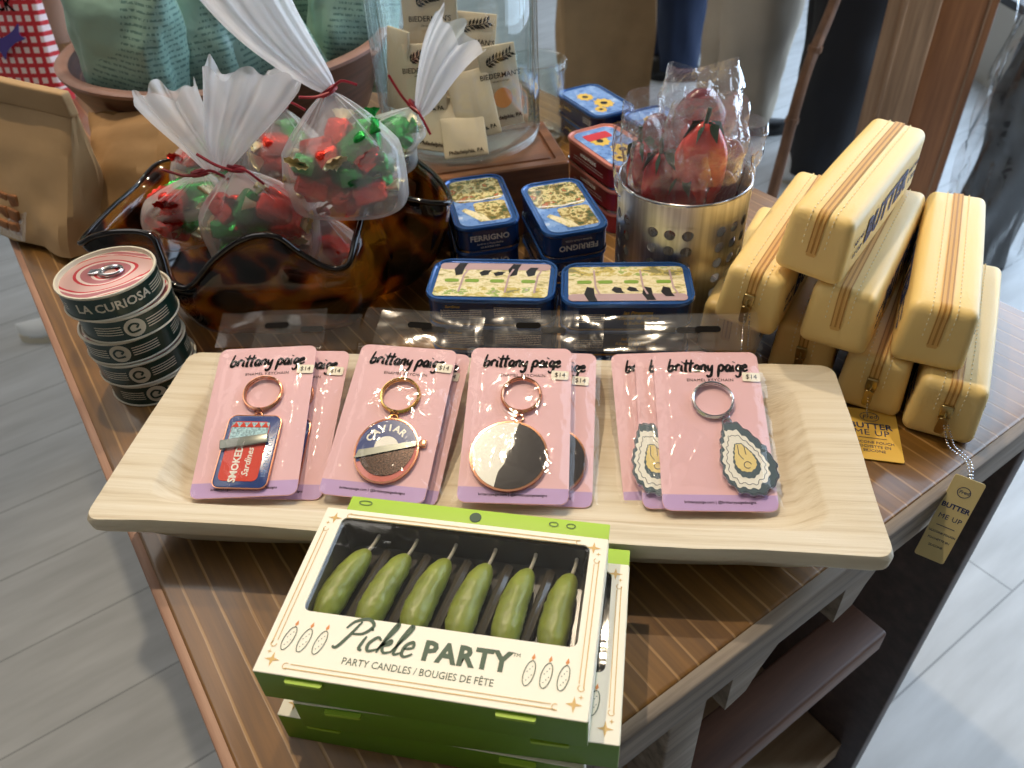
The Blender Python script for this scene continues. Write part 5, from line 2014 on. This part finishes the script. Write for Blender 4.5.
def person(label, loc, rz, trouser, top, upper, sole, legs=None, wide=1.0):
    """standing figure; origin on the floor between the feet, facing -Y"""
    root = thing('person', label, 'person', loc, rz)
    lg = legs or [(-.10, 0, 0, 0), (.10, .03, 0, 0)]

    def skinned(name, verts, edges, radii, mat):
        me = bpy.data.meshes.new(name)
        me.from_pydata(verts, edges, [])
        me.materials.append(M[mat])
        o = bpy.data.objects.new(name, me)
        COL.objects.link(o)
        o.parent = root
        o.modifiers.new('skin', 'SKIN').use_smooth_shade = True
        for i, r in enumerate(radii):
            me.skin_vertices[0].data[i].radius = (r, r)
        me.skin_vertices[0].data[0].use_root = True
        s_ = o.modifiers.new('sub', 'SUBSURF')
        s_.levels = s_.render_levels = 2
        return o
    if 1:
        (lx, ly, _, _), (rx_, ry_, _, _) = lg
        # whole body as one surface
        vs_ = [(0, .0, .92), (0, .01, 1.12), (0, .01, 1.36), (0, -.005, 1.47), (0, -.02, 1.56), (0, -.03, 1.68),
               (-.19, .01, 1.38), (-.25, .02, 1.12), (-.24, -.06, .90), (-.235, -.09, .80), (.19, .01, 1.38), (.25, .02, 1.12), (.24, -.06, .90), (.235, -.09, .80),
               (-.09, 0, .86), (lx, ly * .5 - .01, .50), (lx, ly + .01, .09), (.09, 0, .86), (rx_, ry_ * .5 - .01, .50), (rx_, ry_ + .01, .09)]
        es_ = [(0, 1), (1, 2), (2, 3), (3, 4), (4, 5), (2, 6), (6, 7), (7, 8), (8, 9), (2, 10), (10, 11), (11, 12), (12, 13), (0, 14), (14, 15), (15, 16), (0, 17), (17, 18), (18, 19)]
        ra_ = [.13, .12, .15, .055, .085, .075, .06, .042, .032, .035, .06, .042, .032, .035, .085, .055, .04, .085, .055, .04]
        skinned('body', vs_, es_, ra_, 'skin')
        mb = MB()
        for i, (x, y) in enumerate(((lx, ly), (rx_, ry_))):
            sx = -1 if i == 0 else 1

            def leg(u, v):
                a = 2 * pi * u
                z = .05 + v * .87
                hipx, kx_ = sx * .085, x
                cx = x + (hipx - x) * max(0, v - .05) / .95
                cy = y + (0 - y) * v
                r = (.072 + .05 * v) * wide * (1 + .16 * noise.noise(V((cos(a) * 1.8 + i * 7 + loc[0], sin(a) * 1.8, v * 6))))
                return V((cx + r * cos(a), cy + r * 1.05 * sin(a), z))
            mb.grid(leg, 28, 26, True)
        mb.lathe([(.125 * wide, .80), (.165 * wide, .88), (.15, .98), (.14, 1.04)], 32, T(s=(1.05, .82, 1)))
        mb.build('trousers', trouser, root, sharp=None)
        skinned('top', [(0, .01, .98), (0, .01, 1.15), (0, .01, 1.37), (-.19, .01, 1.38), (-.25, .02, 1.12), (-.245, -.03, .98), (.19, .01, 1.38), (.25, .02, 1.12), (.245, -.03, .98)],
                [(0, 1), (1, 2), (2, 3), (3, 4), (4, 5), (2, 6), (6, 7), (7, 8)], [.16, .15, .175, .085, .062, .05, .085, .062, .05], top)
        MB().ball(.098, .11, .10, T(0, -.015, 1.665), n=16).build('hair', 'hair', root, sharp=None)
        for (x, y), a in (((lx, ly), -8), ((rx_, ry_), 8)):
            shoe(root, T(x, y + .03, 0, 0, 0, a), upper, sole)
    return root


person('person in navy trousers standing behind the table with the red candies in front', (.83, 3.62, FLOOR), 88, 'navycloth', 'navycloth', 'blacks', 'blacks', [(-.10, 0, 0, 0), (.05, .06, 0, 0)], 1.15)
person('person in wide cream trousers and black shoes, right of the navy trousers', (.965, 3.0, FLOOR), 84, 'creamcloth', 'creamcloth', 'blacks', 'blacks', [(-.085, 0, 0, 0), (.09, .05, 0, 0)], 1.35)
person('person in black trousers standing behind the topmost butter pouch', (1.16, 2.56, FLOOR), 82, 'blackcloth', 'blackcloth', 'whites', 'sole', [(-.10, .06, 0, 0), (.12, 0, 0, 0)], 1.3)
person('person in black trousers at the left, white trainer showing past the table edge', (-.80, 1.92, FLOOR), -88, 'blackcloth', 'navycloth', 'whites', 'sole', [(-.12, .16, 0, 0), (.05, -.42, 0, 0)], .85)

# ------------------------------------------------------------------ things on the floor behind
sb = thing('kraft_shopping_bag', 'large brown kraft shopping bag behind the glass jars', 'shopping bag', (.45, 3.20, FLOOR), 6)
mb = MB()


def sbag(u, v):
    a = 2 * pi * u
    cx = max(-1, min(1, 1.38 * cos(a)))
    sy = max(-1, min(1, 1.38 * sin(a)))
    n = noise.noise(V((cx * 2, sy * 2, v * 3))) * .012
    return V((.18 * cx + n * cx, (.09 - .02 * v) * sy + n * sy, v * .62))


mb.grid(sbag, 48, 16, True)
mb.prism([(-.175, -.085), (.175, -.085), (.175, .085), (-.175, .085)], .002, .006)
mb.build('bag_body', 'kraft', sb, sharp=25)
for sy in (-1, 1):
    MB().tube(smooth_path([(-.06, sy * .07, .58), (-.055, sy * .06, .70), (0, sy * .05, .74), (.055, sy * .06, .70), (.06, sy * .07, .58)], 6), .005, 6).build('twisted_handle', 'kraftd', sb)

stv = thing('wooden_stick', 'slim brown wooden stick leaning upright beside the cream trousers', 'stick', (.845, 2.212, FLOOR))
pth = [(0, 0, 0), (.02, .01, .2), (.05, .03, .45), (.117, .088, .633), (.19, .13, .95)]
MB().tube(smooth_path(pth, 8), lambda t: .018 - .004 * t, 10).build('shaft', 'stickw', stv)
for k in (.12, .38, .62, .85):
    q = smooth_path(pth, 8)[int(k * 32)]
    MB().tube([q - V((.001, 0, .008)), q + V((.001, 0, .008))], .020, 10).build('node_ring', 'stickw', stv)

pk = thing('tan_plank', 'tall tan wooden plank standing behind the butter pouches', 'plank', (1.045, 2.02, FLOOR), -28)
MB().rbox(.12, .022, 1.25, .004, T(0, 0, .625), sub=2).build('board', 'tan', pk)
MB().rbox(.012, .006, 1.15, .002, T(-.02, -.0125, .62), sub=2).build('raised_batten', 'tan', pk)
pk = thing('orange_brown_plank', 'tall orange brown wooden plank right of the tan plank', 'plank', (1.18, 2.02, FLOOR), -28)
MB().rbox(.13, .026, 1.25, .004, T(0, 0, .625), sub=2).build('board', 'orangew', pk)
MB().rbox(.006, .004, 1.2, .0015, T(.045, -.0135, .62), sub=2).build('edge_bead', 'tan', pk)

bn = thing('black_bundle', 'glossy black bundle wrapped in clear cellophane right of the planks', 'bundle', (1.385, 1.93, FLOOR), -20)


def bund(u, v):
    a = 2 * pi * u
    n = noise.noise(V((cos(a) * 1.5, sin(a) * 1.5, v * 5))) * .03
    r = .095 - .015 * v
    return V(((r + n) * cos(a), (r * .7 + n) * sin(a), v * .98))


MB().grid(bund, 40, 24, True).build('bundle_body', 'blackbag', bn, sharp=None)


def cel(u, v):
    a = 2 * pi * u
    n = noise.noise(V((cos(a) * 4, sin(a) * 4, v * 8))) * .028
    r = .112 + .012 * sin(v * 5)
    return V(((r + n) * cos(a), (r * .75 + n) * sin(a), .02 + v * 1.06))


MB().grid(cel, 60, 40, True).build('cellophane_wrapper', 'clearwrap', bn, sharp=25)

dsk = thing('low_display_cabinet', 'dark low display cabinet with a green bottom edge at the far left', 'cabinet', (-1.98, 2.62, FLOOR), 32)
MB().rbox(.9, .5, .62, .006, T(0, .1, .36), sub=1).build('cabinet_body', 'blacks', dsk)
MB().rbox(.9, .52, .05, .006, T(0, .1, .025), sub=1).build('green_plinth', 'shelfg', dsk)
csh = thing('cream_display_shelf', 'cream painted display shelf in the background above the green bags', 'shelf', (-1.45, 3.6, FLOOR), 8)
MB().rbox(2.0, .4, .70, .006, T(0, 0, .35), sub=1).build('cabinet_body', 'creamw', csh)
MB().rbox(2.06, .44, .03, .006, T(0, 0, .715), sub=1).build('shelf_top', 'creamw', csh)
MB().rbox(2.0, .012, .02, .003, T(0, -.203, .45), sub=1).build('shelf_lip', 'creamw', csh)
rb = thing('red_gift_box', 'dark red box standing on the cream shelf above the green bags', 'box', (-1.22, 3.52, FLOOR + .731), 8)
MB().rbox(.30, .2, .16, .003, T(0, 0, .08), sub=1).build('box_base', 'redbox', rb)
MB().rbox(.31, .21, .05, .003, T(0, 0, .145), sub=1).build('box_lid', 'redbox', rb)
